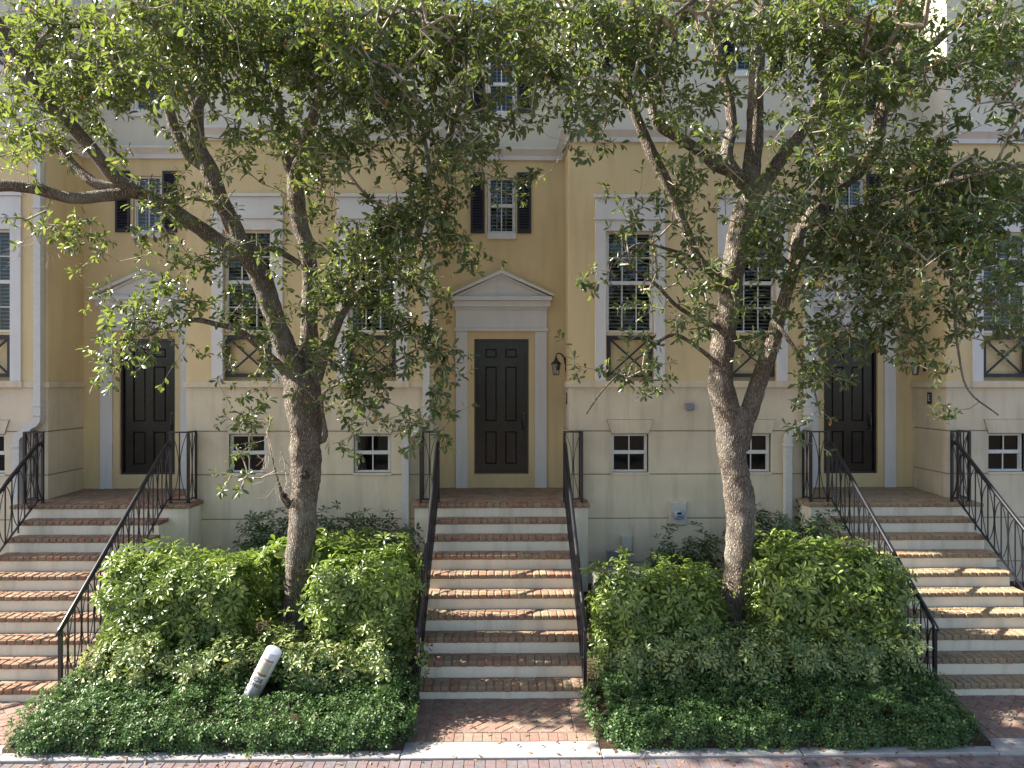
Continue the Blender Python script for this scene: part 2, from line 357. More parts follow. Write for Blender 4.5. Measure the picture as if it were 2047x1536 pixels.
#--SETTING
# ------------------------------------------------------------------ the setting: ground, street, kerbs, walks
def clip_poly(poly, x0, x1, y0, y1):
    for ax, val, sg in ((0, x0, 1), (0, x1, -1), (1, y0, 1), (1, y1, -1)):
        out = []
        for i in range(len(poly)):
            a, b = poly[i], poly[(i+1) % len(poly)]
            da, db = (a[ax]-val)*sg, (b[ax]-val)*sg
            if da >= 0: out.append(a)
            if da*db < 0:
                t = da/(da-db); out.append((a[0]+(b[0]-a[0])*t, a[1]+(b[1]-a[1])*t))
        poly = out
        if len(poly) < 3: return []
    return poly
def brick_poly(mb, poly, zf, h=.05, ch=.004):
    cx = sum(p[0] for p in poly)/len(poly); cy = sum(p[1] for p in poly)/len(poly); n = len(poly)
    jz = random.uniform(-.003, .003)
    def inset(p, e):
        dx, dy = cx-p[0], cy-p[1]; l = math.hypot(dx, dy)+1e-6; return (p[0]+dx/l*e*1.4, p[1]+dy/l*e*1.4)
    q0 = [inset(p, .004) for p in poly]; q1 = [inset(p, .004+ch) for p in poly]
    vs = [(x, y, zf(x, y)-h) for x, y in q0]+[(x, y, zf(x, y)-ch+jz) for x, y in q0]+[(x, y, zf(x, y)+jz) for x, y in q1]
    fs = []
    for r in (0, 1):
        for i in range(n): j = (i+1) % n; fs.append((r*n+i, r*n+j, (r+1)*n+j, (r+1)*n+i))
    fs.append(tuple(2*n+i for i in range(n))); mb.add(vs, fs)
def herring(mb, x0, x1, y0, y1, zf, w=.105, h=.05):
    cx, cy = (x0+x1)/2, (y0+y1)/2; R = int(max(x1-x0, y1-y0)/w)+4; c = math.sqrt(.5)
    for n in range(-R, R):
        for m in range(-R//2, R//2):
            for (a, b, c_, d) in ((0, 0, 2, 1), (2, -1, 3, 1)):
                ox, oy = n+4*m, n
                q = [(ox+a, oy+b), (ox+c_, oy+b), (ox+c_, oy+d), (ox+a, oy+d)]
                q = [(cx+(p[0]-p[1])*c*w, cy+(p[0]+p[1])*c*w) for p in q]
                q = clip_poly(q, x0, x1, y0, y1)
                if len(q) >= 3:
                    ar = abs(sum(q[i][0]*q[(i+1) % len(q)][1]-q[(i+1) % len(q)][0]*q[i][1] for i in range(len(q))))/2
                    if ar > .0008: brick_poly(mb, q, zf, h)
def brick_row(mb, x0, x1, y0, y1, zf, w, along='x', h=.05):
    L = (x1-x0) if along == 'x' else (y1-y0); n = max(1, round(L/w)); w = L/n
    for i in range(n):
        j = random.uniform(-.003, .003)
        if along == 'x': q = [(x0+i*w, y0), (x0+(i+1)*w, y0), (x0+(i+1)*w, y1+j), (x0+i*w, y1+j)]
        else: q = [(x0, y0+i*w), (x1+j, y0+i*w), (x1+j, y0+(i+1)*w), (x0, y0+(i+1)*w)]
        brick_poly(mb, q, zf, h)

g = MB(); g.quad((-120, -160, -.09), (120, -160, -.09), (120, 90, -.09), (-120, 90, -.09)); tag(g.build('ground', M['soil']), kind='structure')
g = MB()
ny = 14
ys = [-4.17+i*(4.5)/ny for i in range(ny+1)]
for c in (-2, -1, 0, 1):
    xs = [c*P_+1.03+i*(P_-2.06)/12 for i in range(13)]
    vs = [(x, y, soil_z(y)+.03*noise.noise(Vector((x*2, y*2, 0)))) for y in ys for x in xs]; nx = len(xs)
    vs += [(x, ys[0], -.1) for x in xs]+[(xs[0], y, -.1) for y in ys]+[(xs[-1], y, -.1) for y in ys]
    b1 = nx*len(ys); b2 = b1+nx; b3 = b2+len(ys)
    g.add(vs, [(j*nx+i, j*nx+i+1, (j+1)*nx+i+1, (j+1)*nx+i) for j in range(ny) for i in range(nx-1)]
          + [(b1+i, b1+i+1, i+1, i) for i in range(nx-1)] + [(b2+j, j*nx, (j+1)*nx, b2+j+1) for j in range(ny)] + [(b3+j, b3+j+1, (j+1)*nx+nx-1, j*nx+nx-1) for j in range(ny)])
tag(g.build('planting_bed', M['soil'], smooth=True), kind='structure')
g = MB(); flat = lambda x, y: -.02
g.quad((-60, -16, -.035), (60, -16, -.035), (60, -4.31, -.035), (-60, -4.31, -.035))
tag(g.build('road_base', M['road']), kind='structure')
g = MB(); brick_row(g, -7.5, 7.5, -4.53, -4.315, flat, .108)
for r in range(10): brick_row(g, -7.5+(.1 if r % 2 else 0), 7.5, -4.53-(r+1)*.108, -4.53-r*.108, flat, .215)
tag(g.build('road', M['paver']), kind='structure')
# kerb
g = MB()
for c in (-2, -1, 0, 1, 2):
    X = c*P_
    g.box(X-1.03, X+1.03, -4.31, -3.985, -.12, .002, .006)
    for a, b in ((1.036, 3.1), (3.106, 5.134)): g.box(X+a, X+b, -4.31, -4.165, -.12, .012, .012)
tag(g.build('kerb', M['concrete']), kind='structure')
for c in (-1, 0, 1):
    X = c*P_; zf = lambda x, y: 0.0+.0*y
    g = MB(); g.quad((X-1.03, -3.985, -.008), (X+1.03, -3.985, -.008), (X+1.03, -2.9, -.008), (X-1.03, -2.9, -.008))
    g.build('walkway_joint', M['mortar'])['kind'] = 'structure'
    g = MB(); herring(g, X-.80, X+.80, -3.78, -2.93, zf, .098)
    brick_row(g, X-1.02, X+1.02, -3.98, -3.785, zf, .102)
    brick_row(g, X-1.02, X-.805, -3.78, -2.93, zf, .10, 'y'); brick_row(g, X+.805, X+1.02, -3.78, -2.93, zf, .10, 'y')
    tag(g.build('walkway', M['brick_walk']), kind='structure')
#--HOUSES
# ------------------------------------------------------------------ townhouses (local x from door centre)
def wallgrid(mb, O, U, w, z0, z1, holes, depth=.12, edge=0.0):
    """wall from point O along unit U, normal = to the viewer's side; holes (a,b,c,d); depth of reveals"""
    O = Vector(O); U = Vector(U); Nn = Vector((U.y, -U.x, 0))     # outward
    hs = [h for h in holes if h[3] > z0 and h[2] < z1]
    xs = sorted(set([0, w]+[max(0, min(w, v)) for h in hs for v in h[:2]])); zs = sorted(set([z0, z1]+[max(z0, min(z1, v)) for h in hs for v in h[2:]]))
    P = lambda a, z, d=0: O+U*a-Nn*d+Vector((0, 0, z))
    for i in range(len(xs)-1):
        for j in range(len(zs)-1):
            cx, cz = (xs[i]+xs[i+1])/2, (zs[j]+zs[j+1])/2
            if any(h[0] < cx < h[1] and h[2] < cz < h[3] for h in hs): continue
            mb.quad(P(xs[i], zs[j]), P(xs[i+1], zs[j]), P(xs[i+1], zs[j+1]), P(xs[i], zs[j+1]), .5)
    for a, b, c, d in hs:
        c2, d2 = max(c, z0), min(d, z1)
        mb.quad(P(a, c2), P(a, d2), P(a, d2, depth), P(a, c2, depth), .5); mb.quad(P(b, d2), P(b, c2), P(b, c2, depth), P(b, d2, depth), .5)
        if c >= z0: mb.quad(P(a, c), P(a, c, depth), P(b, c, depth), P(b, c), .5)
        if d <= z1: mb.quad(P(a, d), P(b, d), P(b, d, depth), P(a, d, depth), .5)
    if edge:
        for z in (z0, z1): mb.quad(P(0, z), P(w, z), P(w, z, edge), P(0, z, edge), .5)

WIN = (2.085, 4.085)
GROOVES = [.917, 1.632, 2.348, 3.049]
def sash_window(parent, cx, y, z0, z1, hw, cols, rows_per_sash, fw=.035, name='window', split=None, blinds=True, depth=.10, blue=False):
    """frame mesh with children pane, blind"""
    m = MB(); yf = y+depth*.35
    zm = split if split else (z0+z1)/2
    m.box(cx-hw, cx+hw, yf, yf+.07, z1-fw, z1, .004); m.box(cx-hw, cx+hw, yf-.012, yf+.07, z0, z0+fw*1.1, .004)
    for s in (-1, 1): m.box(cx+s*(hw-fw), cx+s*hw, yf+.003, yf+.067, z0+fw*1.1, z1-fw, .003)
    m.box(cx-hw+fw, cx+hw-fw, yf+.006, yf+.055, zm-.03, zm+.03, .004)
    for (a, b, off) in ((z0+fw*1.1, zm-.03, .035), (zm+.03, z1-fw, .018)):
        x0, x1 = cx-hw+fw, cx+hw-fw; t = .009
        m.box(x0, x0+.018, yf+off, yf+off+.02, a, b); m.box(x1-.018, x1, yf+off, yf+off+.02, a, b)
        for i in range(1, cols): xx = x0+(x1-x0)*i/cols; m.box(xx-t, xx+t, yf+off, yf+off+.016, a, b)
        for j in range(1, rows_per_sash): zz = a+(b-a)*j/rows_per_sash; m.box(x0, x1, yf+off+.002, yf+off+.014, zz-t, zz+t)
    o = m.build(name, M['frame'], parent)
    p = MB(); p.quad((cx-hw+.01, yf+.045, z0), (cx+hw-.01, yf+.045, z0), (cx+hw-.01, yf+.045, z1), (cx-hw+.01, yf+.045, z1)); p.build('pane', M['glass'], o)
    if blinds:
        b = MB(); n = int((z1-z0)/.062)
        for i in range(n):
            zz = z0+.03+i*.062; b.add([(cx-hw+.02, yf+.10, zz), (cx+hw-.02, yf+.10, zz), (cx+hw-.02, yf+.145, zz+.022), (cx-hw+.02, yf+.145, zz+.022)], [(0, 1, 2, 3)])
            b.add([(cx-hw+.02, yf+.10, zz-.004), (cx+hw-.02, yf+.10, zz-.004), (cx+hw-.02, yf+.10, zz+.004), (cx-hw+.02, yf+.10, zz+.004)], [(0, 1, 2, 3)])
        for s in (-.33, .33): b.box(cx+s*hw-.008, cx+s*hw+.008, yf+.085, yf+.095, z0, z1)
        b.build('blind', M['slat'], o)
    k = MB(); k.box(cx-hw-.03, cx+hw+.03, yf+.22, yf+.6, z0-.05, z1+.05); 
    # interior: dark back, open front
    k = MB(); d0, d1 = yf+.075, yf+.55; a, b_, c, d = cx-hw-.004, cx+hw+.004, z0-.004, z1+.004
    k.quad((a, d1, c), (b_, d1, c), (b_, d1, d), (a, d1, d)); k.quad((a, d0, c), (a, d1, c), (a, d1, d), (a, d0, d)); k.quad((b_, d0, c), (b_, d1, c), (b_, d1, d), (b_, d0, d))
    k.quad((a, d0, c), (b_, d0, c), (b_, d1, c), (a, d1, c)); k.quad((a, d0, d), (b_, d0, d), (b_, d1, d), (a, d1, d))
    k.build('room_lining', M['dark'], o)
    return o
def shutter(parent, x0, x1, y, z0, z1):
    m = MB(); fw = .04
    m.box(x0, x0+fw, y-.04, y, z0, z1, .004); m.box(x1-fw, x1, y-.04, y, z0, z1, .004)
    zz = [z0, z0+.06, (z0+z1)/2-.03, (z0+z1)/2+.03, z1-.06, z1]
    for a, b in ((zz[0], zz[1]), (zz[4], zz[5])): m.box(x0+fw, x1-fw, y-.038, y-.002, a, b, .003)
    n = int((z1-z0-.12)/.047)
    for i in range(n):
        c = z0+.06+(i+.5)*(z1-z0-.12)/n
        m.add([(x0+fw, y-.033, c-.02), (x1-fw, y-.033, c-.02), (x1-fw, y-.005, c+.02), (x0+fw, y-.005, c+.02),
               (x0+fw, y-.039, c-.014), (x1-fw, y-.039, c-.014), (x1-fw, y-.011, c+.026), (x0+fw, y-.011, c+.026)],
              [(0, 1, 2, 3), (4, 5, 6, 7), (0, 1, 5, 4), (3, 2, 6, 7), (0, 3, 7, 4), (1, 2, 6, 5)])
    m.quad((x0+fw, y-.004, z0), (x1-fw, y-.004, z0), (x1-fw, y-.004, z1), (x0+fw, y-.004, z1))
    return m.build('shutter', M['shutter'], parent)

def profile_run(mb, pts, prof):
    """extrude profile (out, z) along xy polyline with mitred corners; outward = right-hand of direction"""
    P = [Vector((a, b, 0)) for a, b in pts]; rows = []
    for i, p in enumerate(P):
        d1 = (P[i]-P[i-1]).normalized() if i > 0 else None; d2 = (P[i+1]-P[i]).normalized() if i < len(P)-1 else None
        n1 = Vector((d1.y, -d1.x, 0)) if d1 else None; n2 = Vector((d2.y, -d2.x, 0)) if d2 else None
        if n1 is None: n = n2
        elif n2 is None: n = n1
        else: n = (n1+n2)/(1+n1.dot(n2))
        rows.append([p+n*o+Vector((0, 0, z)) for o, z in prof])
    k = len(prof); vs = [v for r in rows for v in r]
    fs = [(i*k+j, (i+1)*k+j, (i+1)*k+j+1, i*k+j+1) for i in range(len(P)-1) for j in range(k-1)]
    fs.append(tuple(range(k))); fs.append(tuple((len(P)-1)*k+j for j in range(k))[::-1])
    mb.add(vs, fs, .5)

WALLTOP, BAYTOP = 10.28, 10.75
def make_house(X, label, deep=False):
    H = empty('townhouse', (X, 0, 0)); tag(H, label, 'townhouse', 'pale yellow townhouses in the row')
    x0, x1, w = BAYX0, BAYX1, BAYX1-BAYX0
    # bay front, basement courses with grooves
    bh = [(c-x0-.30, c-x0+.30, 2.377, 3.0) for c in WIN]
    wh = [(c-x0-.39, c-x0+.39, 3.85, 6.288) for c in WIN]
    uh = [(c-x0-.27, c-x0+.27, 8.90, 9.66) for c in WIN]
    m = MB(); zs = [0]+GROOVES+[3.80]
    for a, b in zip(zs[:-1], zs[1:]):
        lo = a+.010 if a else a; hi = b-.010 if b != 3.80 else b
        wallgrid(m, (x0, 0, 0), (1, 0, 0), w, lo, hi, bh, .13, .02)
        wallgrid(m, (x0, REC, 0), (0, -1, 0), REC, lo, hi, [], .1, .02)
        wallgrid(m, (x1, 0, 0), (0, 1, 0), REC, lo, hi, [], .1, .02)
    m.build('basement_wall', M['cream'], H); m = MB()
    wallgrid(m, (x0+.014, .014, 0), (1, 0, 0), w-.028, 0, 3.8, [(h[0]-.014, h[1]-.014, h[2], h[3]) for h in bh], .1)
    wallgrid(m, (x0+.014, REC, 0), (0, -1, 0), REC-.014, 0, 3.8, [], .1)
    wallgrid(m, (x1-.014, .014, 0), (0, 1, 0), REC-.014, 0, 3.8, [], .1)
    m.build('wall_joint', M['groove'], H)
    m = MB()
    wallgrid(m, (x0, 0, 0), (1, 0, 0), w, 3.80, 7.76, wh, .14)
    wallgrid(m, (x0, REC, 0), (0, -1, 0), REC, 3.80, 7.76, [])
    wallgrid(m, (x1, 0, 0), (0, 1, 0), REC, 3.80, 7.76, [])
    rh = [(RH-.246, RH+.246, 6.461, 7.436), (RH-.478, RH+.478, 2.23, 4.60)]
    wallgrid(m, (-RH, REC, 0), (1, 0, 0), 2*RH, 1.5, 7.76, rh, .12)
    m.build('wall', M['yellow'], H)
    m = MB()
    wallgrid(m, (x0, 0, 0), (1, 0, 0), w, 7.76, BAYTOP, uh, .1)
    wallgrid(m, (x0, REC, 0), (0, -1, 0), REC, 7.76, BAYTOP, [])
    wallgrid(m, (x1, 0, 0), (0, 1, 0), REC, 7.76, BAYTOP, [])
    wallgrid(m, (-RH, REC, 0), (1, 0, 0), 2*RH, 7.76, WALLTOP, [(RH-.246, RH+.246, 8.577, 9.60)], .1)
    m.build('upper_wall', M['upper'], H)
    # ledge round the bay
    m = MB(); prof = [(.0, 3.752), (.035, 3.757), (.035, 3.842), (.0, 3.852)]
    profile_run(m, [(x0, REC), (x0, 0), (x1, 0), (x1, REC)], prof)
    for c in WIN: m.box(c-.60, c+.60, -.058, -.03, 3.754, 3.858, .004)
    m.build('ledge', M['cream'], H)
    # cornice
    m = MB(); prof = [(.0, 7.725), (.05, 7.728), (.055, 7.80), (.12, 7.86), (.15, 7.885), (.155, 7.915), (.0, 7.925)]
    profile_run(m, [(-RH-.0, REC), (x0, REC), (x0, 0), (x1, 0), (x1, REC), (x1+.01, REC)], prof)
    m.build('cornice', M['white'], H)
    m = MB(); prof = [(.0, BAYTOP-.35), (.06, BAYTOP-.34), (.08, BAYTOP-.2), (.12, BAYTOP-.12), (.13, BAYTOP+.05), (.0, BAYTOP+.10)]
    profile_run(m, [(x0, REC), (x0, 0), (x1, 0), (x1, REC)], prof)
    ye = -.10 if deep else REC-.30  # unseen left recess eaves brought forward to cast shade on the steps
    m.box(-RH+.0, x0-.002, ye, REC+.1, WALLTOP-.1, WALLTOP+.06)
    m.build('eave', M['white'], H)
    m = MB(); m.add([(x0-.1, -.11, BAYTOP+.06), (x1+.1, -.11, BAYTOP+.06), (x1+.1, 9, BAYTOP+.06), (x0-.1, 9, BAYTOP+.06)], [(0, 1, 2, 3)])
    m.add([(-RH, ye, WALLTOP+.065), (x0, ye, WALLTOP+.065), (x0, 9, WALLTOP+.065), (-RH, 9, WALLTOP+.065)], [(0, 1, 2, 3)])
    m.add([(-RH, 9, 0), (x1, 9, 0), (x1, 9, BAYTOP), (-RH, 9, BAYTOP)], [(0, 1, 2, 3)])
    m.build('roof', M['roof'], H)
    # bay windows
    for c in WIN:
        wd = sash_window(H, c, 0, 4.644, 6.288, .385, 3, 2, .035, split=5.457, depth=.14)
        m = MB()
        for s in (-1, 1): m.box(c+s*.567, c+s*.392, -.028, .02, 3.853, 6.465, .004)
        m.box(c-.392, c+.392, -.026, .02, 6.29, 6.465, .003); m.box(c-.585, c+.585, -.05, .02, 6.466, 6.506, .004)
        m.box(c-.565, c+.565, -.024, .02, 6.507, 6.82, .003); m.box(c-.59, c+.59, -.055, .02, 6.821, 6.872, .005)
        m.build('window_surround', M['white'], H)
        m = MB()
        m.quad((c-.39, .13, 3.85), (c+.39, .13, 3.85), (c+.39, .13, 4.66), (c-.39, .13, 4.66)); m.box(c-.39, c+.39, .05, .13, 4.60, 4.643, .004)
        m.build('window_apron', M['yellow'], H)
        m = MB(); a, b, z0, z1, t = c-.365, c+.365, 3.923, 4.587, .058; yy = .035
        m.box(a, a+t, yy, yy+.035, z0, z1, .003); m.box(b-t, b, yy, yy+.035, z0, z1, .003)
        m.box(a+t, b-t, yy+.001, yy+.034, z0, z0+t, .003); m.box(a+t, b-t, yy+.001, yy+.034, z1-t, z1, .003)
        m.bar((a+t*.5, yy+.012, z0+t*.5), (b-t*.5, yy+.012, z1-t*.5), .027); m.bar((a+t*.5, yy+.028, z1-t*.5), (b-t*.5, yy+.028, z0+t*.5), .027)
        m.build('window_guard', M['shutter'], H)
        # basement window + keystone
        sash_window(H, c-.005, .0, 2.38, 2.995, .295, 2, 1, .03, split=2.70, blinds=False, depth=.13)
        m = MB(); m.prism([(c-.30, 3.012), (c+.30, 3.012), (c+.37, 3.23), (c-.37, 3.23)], -.022, .0)
        m2 = MB(); m2.prism([(c-.308, 3.004), (c+.308, 3.004), (c+.38, 3.238), (c-.38, 3.238)], -.006, .0); m2.build('wall_joint', M['groove'], H)  # thin dark plate outlining the keystone, shade put into its colour
        m.build('keystone', M['cream'], H)
        m = MB(); m.box(c-.31, c+.31, -.012, .06, 2.335, 2.377, .004); m.build('sill', M['cream'], H)
        # upper window
        w2 = sash_window(H, c, .0, 8.905, 9.655, .265, 2, 1, .03, depth=.1)
        m = MB(); m.box(c-.30, c+.30, -.04, .03, 8.80, 8.895, .005); m.build('sill', M['white'], H)
        for s in (-1, 1): shutter(H, c+s*.28 if s > 0 else c-.53, c+.53 if s > 0 else c-.28, 0, 8.87, 9.68)
    # recess windows
    for z0, z1 in ((6.461, 7.436), (8.577, 9.60)):
        sash_window(H, 0, REC, z0+.002, z1-.002, .242, 2, 1, .032, depth=.1)
        m = MB(); m.box(-.25, .25, REC-.045, REC+.03, z0-.115, z0-.006, .005); m.build('sill', M['white'], H)
        shutter(H, -.54, -.295, REC, z0-.01, z1+.08); shutter(H, .275, .52, REC, z0-.01, z1+.08)
    # door surround
    m = MB(); s = 113.9; X_ = lambda u: (u-1002.3)/s; Z_ = lambda v: 3.81+(768-v)/s; Y = REC
    for a, b in ((911, 934.8), (1069.2, 1092.8)): m.box(X_(a), X_(b), Y-.035, Y, 1.97, Z_(663), .004)
    m.box(X_(907.8), X_(1096), Y-.055, Y, Z_(662.8), Z_(656.2), .004)
    m.box(X_(911), X_(1092.8), Y-.032, Y, Z_(656), Z_(620), .002)
    m.box(X_(908.5), X_(1095.5), Y-.05, Y, Z_(619.8), Z_(615), .003)
    m.box(X_(905), X_(1099.5), Y-.09, Y, Z_(614.8), Z_(602.6), .004)
    m.box(X_(901.4), X_(1102.6), Y-.13, Y, Z_(602.4), Z_(594), .005)
    ap = (0, Z_(542)); e = X_(1105.6); ze = Z_(590)
    m.prism([(X_(903), Z_(593.8)), (X_(1101), Z_(593.8)), (0, Z_(549))], Y-.045, Y)
    th = .058
    for sx in (-1, 1):
        m.prism([(sx*e, ze), (0, ap[1]), (0, ap[1]-th*1.05), (sx*e, ze-.035)] if sx > 0 else [(-e, ze), (-e, ze-.035), (0, ap[1]-th*1.05), (0, ap[1])], Y-.15, Y)
        m.prism([(sx*(e-.10), ze-.026), (0, ap[1]-th*1.05), (0, ap[1]-th*1.7), (sx*(e-.16), ze-.03)] if sx > 0 else [(-(e-.10), ze-.026), (-(e-.16), ze-.03), (0, ap[1]-th*1.7), (0, ap[1]-th*1.05)], Y-.085, Y)
    m.build('door_surround', M['white'], H)
    # door
    m = MB(); dy = REC+.10; hw = .478
    m.box(-hw+.002, -hw+.03, dy-.05, dy+.05, 2.232, 4.598); m.box(hw-.03, hw-.002, dy-.05, dy+.05, 2.232, 4.598); m.box(-hw+.03, hw-.03, dy-.05, dy+.05, 4.568, 4.598)
    m.box(-hw+.03, hw-.03, dy-.045, dy+.05, 2.232, 2.262)
    m.build('door_frame', M['iron'], H); m = MB()
    zz = [Z_(v) for v in (930, 862.5, 844, 732, 716, 696.6)]; px = [(X_(968.7), X_(993.7)), (X_(1009), X_(1034))]
    wallgrid(m, (-hw+.031, dy, 0), (1, 0, 0), 2*hw-.062, 2.262, 4.567, [(a+hw-.031, b+hw-.031, zz[i], zz[i+1]) for a, b in px for i in (0, 2, 4)], .02)
    for a, b in px:
        for i in (0, 2, 4):
            c, d = zz[i], zz[i+1]; e1 = .012; e2 = .03
            o4 = [(a, dy+.02, c), (b, dy+.02, c), (b, dy+.02, d), (a, dy+.02, d)]
            i4 = [(a+e1, dy+.02, c+e1), (b-e1, dy+.02, c+e1), (b-e1, dy+.02, d-e1), (a+e1, dy+.02, d-e1)]
            p4 = [(a+e2, dy+.004, c+e2), (b-e2, dy+.004, c+e2), (b-e2, dy+.004, d-e2), (a+e2, dy+.004, d-e2)]
            m.add(o4+i4+p4, [(j, (j+1) % 4, (j+1) % 4+4, j+4) for j in range(4)]+[(j+4, (j+1) % 4+4, (j+1) % 4+8, j+8) for j in range(4)]+[(8, 9, 10, 11)])
    dr = m.build('door', M['door'], H)
    m = MB(); hx = X_(1046.5); m.box(hx-.03, hx+.03, dy-.012, dy, Z_(862), Z_(825), .004)
    m.tube([(hx, dy-.01, Z_(833)), (hx, dy-.055, Z_(836)), (hx, dy-.06, Z_(848)), (hx, dy-.01, Z_(855))], .010, 8)
    m.lathe([(.0, 0), (.024, .0), (.024, .02), (.0, .024)], (hx, dy-.01, Z_(829)), 12, 'y'); m.build('handle', M['brass'], dr, True)
    # downspout
    m = MB(); sx = 4.965; r = .055; z1, z2 = 3.20, 2.98; xb = 4.63
    pts = [(sx, -.065, BAYTOP-.3), (sx, -.065, 3.42), (sx, -.065, 3.28)]
    for t in range(1, 7): a = t/6*math.pi/2*.9; pts.append((sx-.13*(1-math.cos(a))-.0, -.065, 3.28-.13*math.sin(a)))
    for t in range(0, 7): a = (1-t/6)*math.pi/2*.9; pts.append((xb+.13*(1-math.cos(a))+.0, -.065, 2.90+.13*math.sin(a)))
    pts += [(xb, -.065, 2.85), (xb, -.065, .55)]
    m.tube(pts, r, 4, sq=True); 
    for zz_ in (6.6, 3.45, 3.30): m.box(sx-.068, sx+.068, -.135, 0, zz_, zz_+.045, .004)
    for zz_ in (2.80, 1.4): m.box(xb-.068, xb+.068, -.135, 0, zz_, zz_+.045, .004)
    m.build('downspout', M['spout'], H)
    return H
HL = {-1: 'left townhouse with black door behind the left oak and a pediment hidden by leaves',
      0: 'middle townhouse with the unobstructed black door under a white pediment',
      1: 'right townhouse with lettered wall plaque and its black door behind right oak branches',
      -3: 'unseen townhouse added beyond the left edge, eave made full width to shade the steps',  # unseen house added so its roof edge shades the steps
      -2: 'townhouse cut off by the left edge of the photo, only its bay corner showing'}
for c in (-3, -2, -1, 0, 1): make_house(c*P_, HL[c], c < -1)

# ------------------------------------------------------------------ front stairs
def make_stairs(X, label, mat):
    S = empty('front_steps', (X, 0, 0)); tag(S, label, 'steps', 'brick front steps up to the doors')
    lz = lambda x, y: LANDZ+.0315*(y+.51)
    m = MB()
    m.box(-1.345, 1.345, -.485, -.002, -.1, LANDZ-.055); m.box(-1.098, 1.098, -.001, REC-.001, .0, LANDZ-.055)
    for k in range(1, 10):
        y0 = LANDY-STEP_D*k+.02; m.box(-1.02, 1.02, y0, -.486-STEP_D*(k-1)+.004, -.1, LANDZ-STEP_H*k-.055, rnd=.5)
    m.build('stucco_base', M['riser'], S)
    for k in range(1, 10):
        z = LANDZ-STEP_H*k; y0 = LANDY-STEP_D*k; m = MB(); n = 20; w = 2.11/n
        x = -1.055
        while x < 1.05:
            ww = min(w*random.uniform(.92, 1.08), 1.055-x)
            if 1.055-(x+ww) < .05: ww = 1.055-x
            j = random.uniform(-.006, .005); jz = random.uniform(-.004, .003)
            m.box(x+.006, x+ww-.006, y0+j, y0+.195, z-.056, z+.012+jz, .011); x += ww
        for i in range(10): m.box(-1.055+i*.211+.005, -1.055+(i+1)*.211-.005, y0+.205, y0+STEP_D+.018, z-.05, z+.010+random.uniform(-.003, .001), .006)
        tr_ = m.build('tread', mat, S); m = MB(); m.box(-1.046, 1.046, y0+.013, y0+STEP_D+.015, z-.053, z+.002); m.build('mortar', M['mortar'], tr_)
    m = MB(); herring(m, -1.34, 1.34, -.30, -.003, lz, .098); herring(m, -1.096, 1.096, .003, REC-.003, lz, .098)
    x = -1.38
    while x < 1.375:
        ww = min(random.uniform(.095, .115), 1.38-x)
        if 1.38-(x+ww) < .05: ww = 1.38-x
        m.box(x+.006, x+ww-.006, LANDY+random.uniform(-.005, .004), -.305, LANDZ-.056, LANDZ+random.uniform(-.004, .003), .008); x += ww
    for s in (-1, 1):
        for i in range(3): m.box(s*1.342, s*1.38, -.30+i*.1+.004, -.30+(i+1)*.1-.004, LANDZ-.056, LANDZ+.004, .004)
    la = m.build('landing', mat, S); m = MB(); m.box(-1.37, 1.37, LANDY+.012, -.003, LANDZ-.053, LANDZ-.011); m.build('mortar', M['mortar'], la)
    m = MB(); z = LANDZ-.022; m.quad((-1.096, .0, z), (1.096, .0, z), (1.096, REC-.002, z), (-1.096, REC-.002, z)); m.build('mortar_bed', M['mortar'], S)
    return S
make_stairs(-P_, 'red brown brick steps with white risers on the left, partly out of frame', M['brick_red'])
make_stairs(0, 'orange brick steps with white risers in the centre, seen straight on', M['brick_orange'])
make_stairs(P_, 'tan brick steps with white risers on the right, up to the door behind the oak', M['brick_tan'])

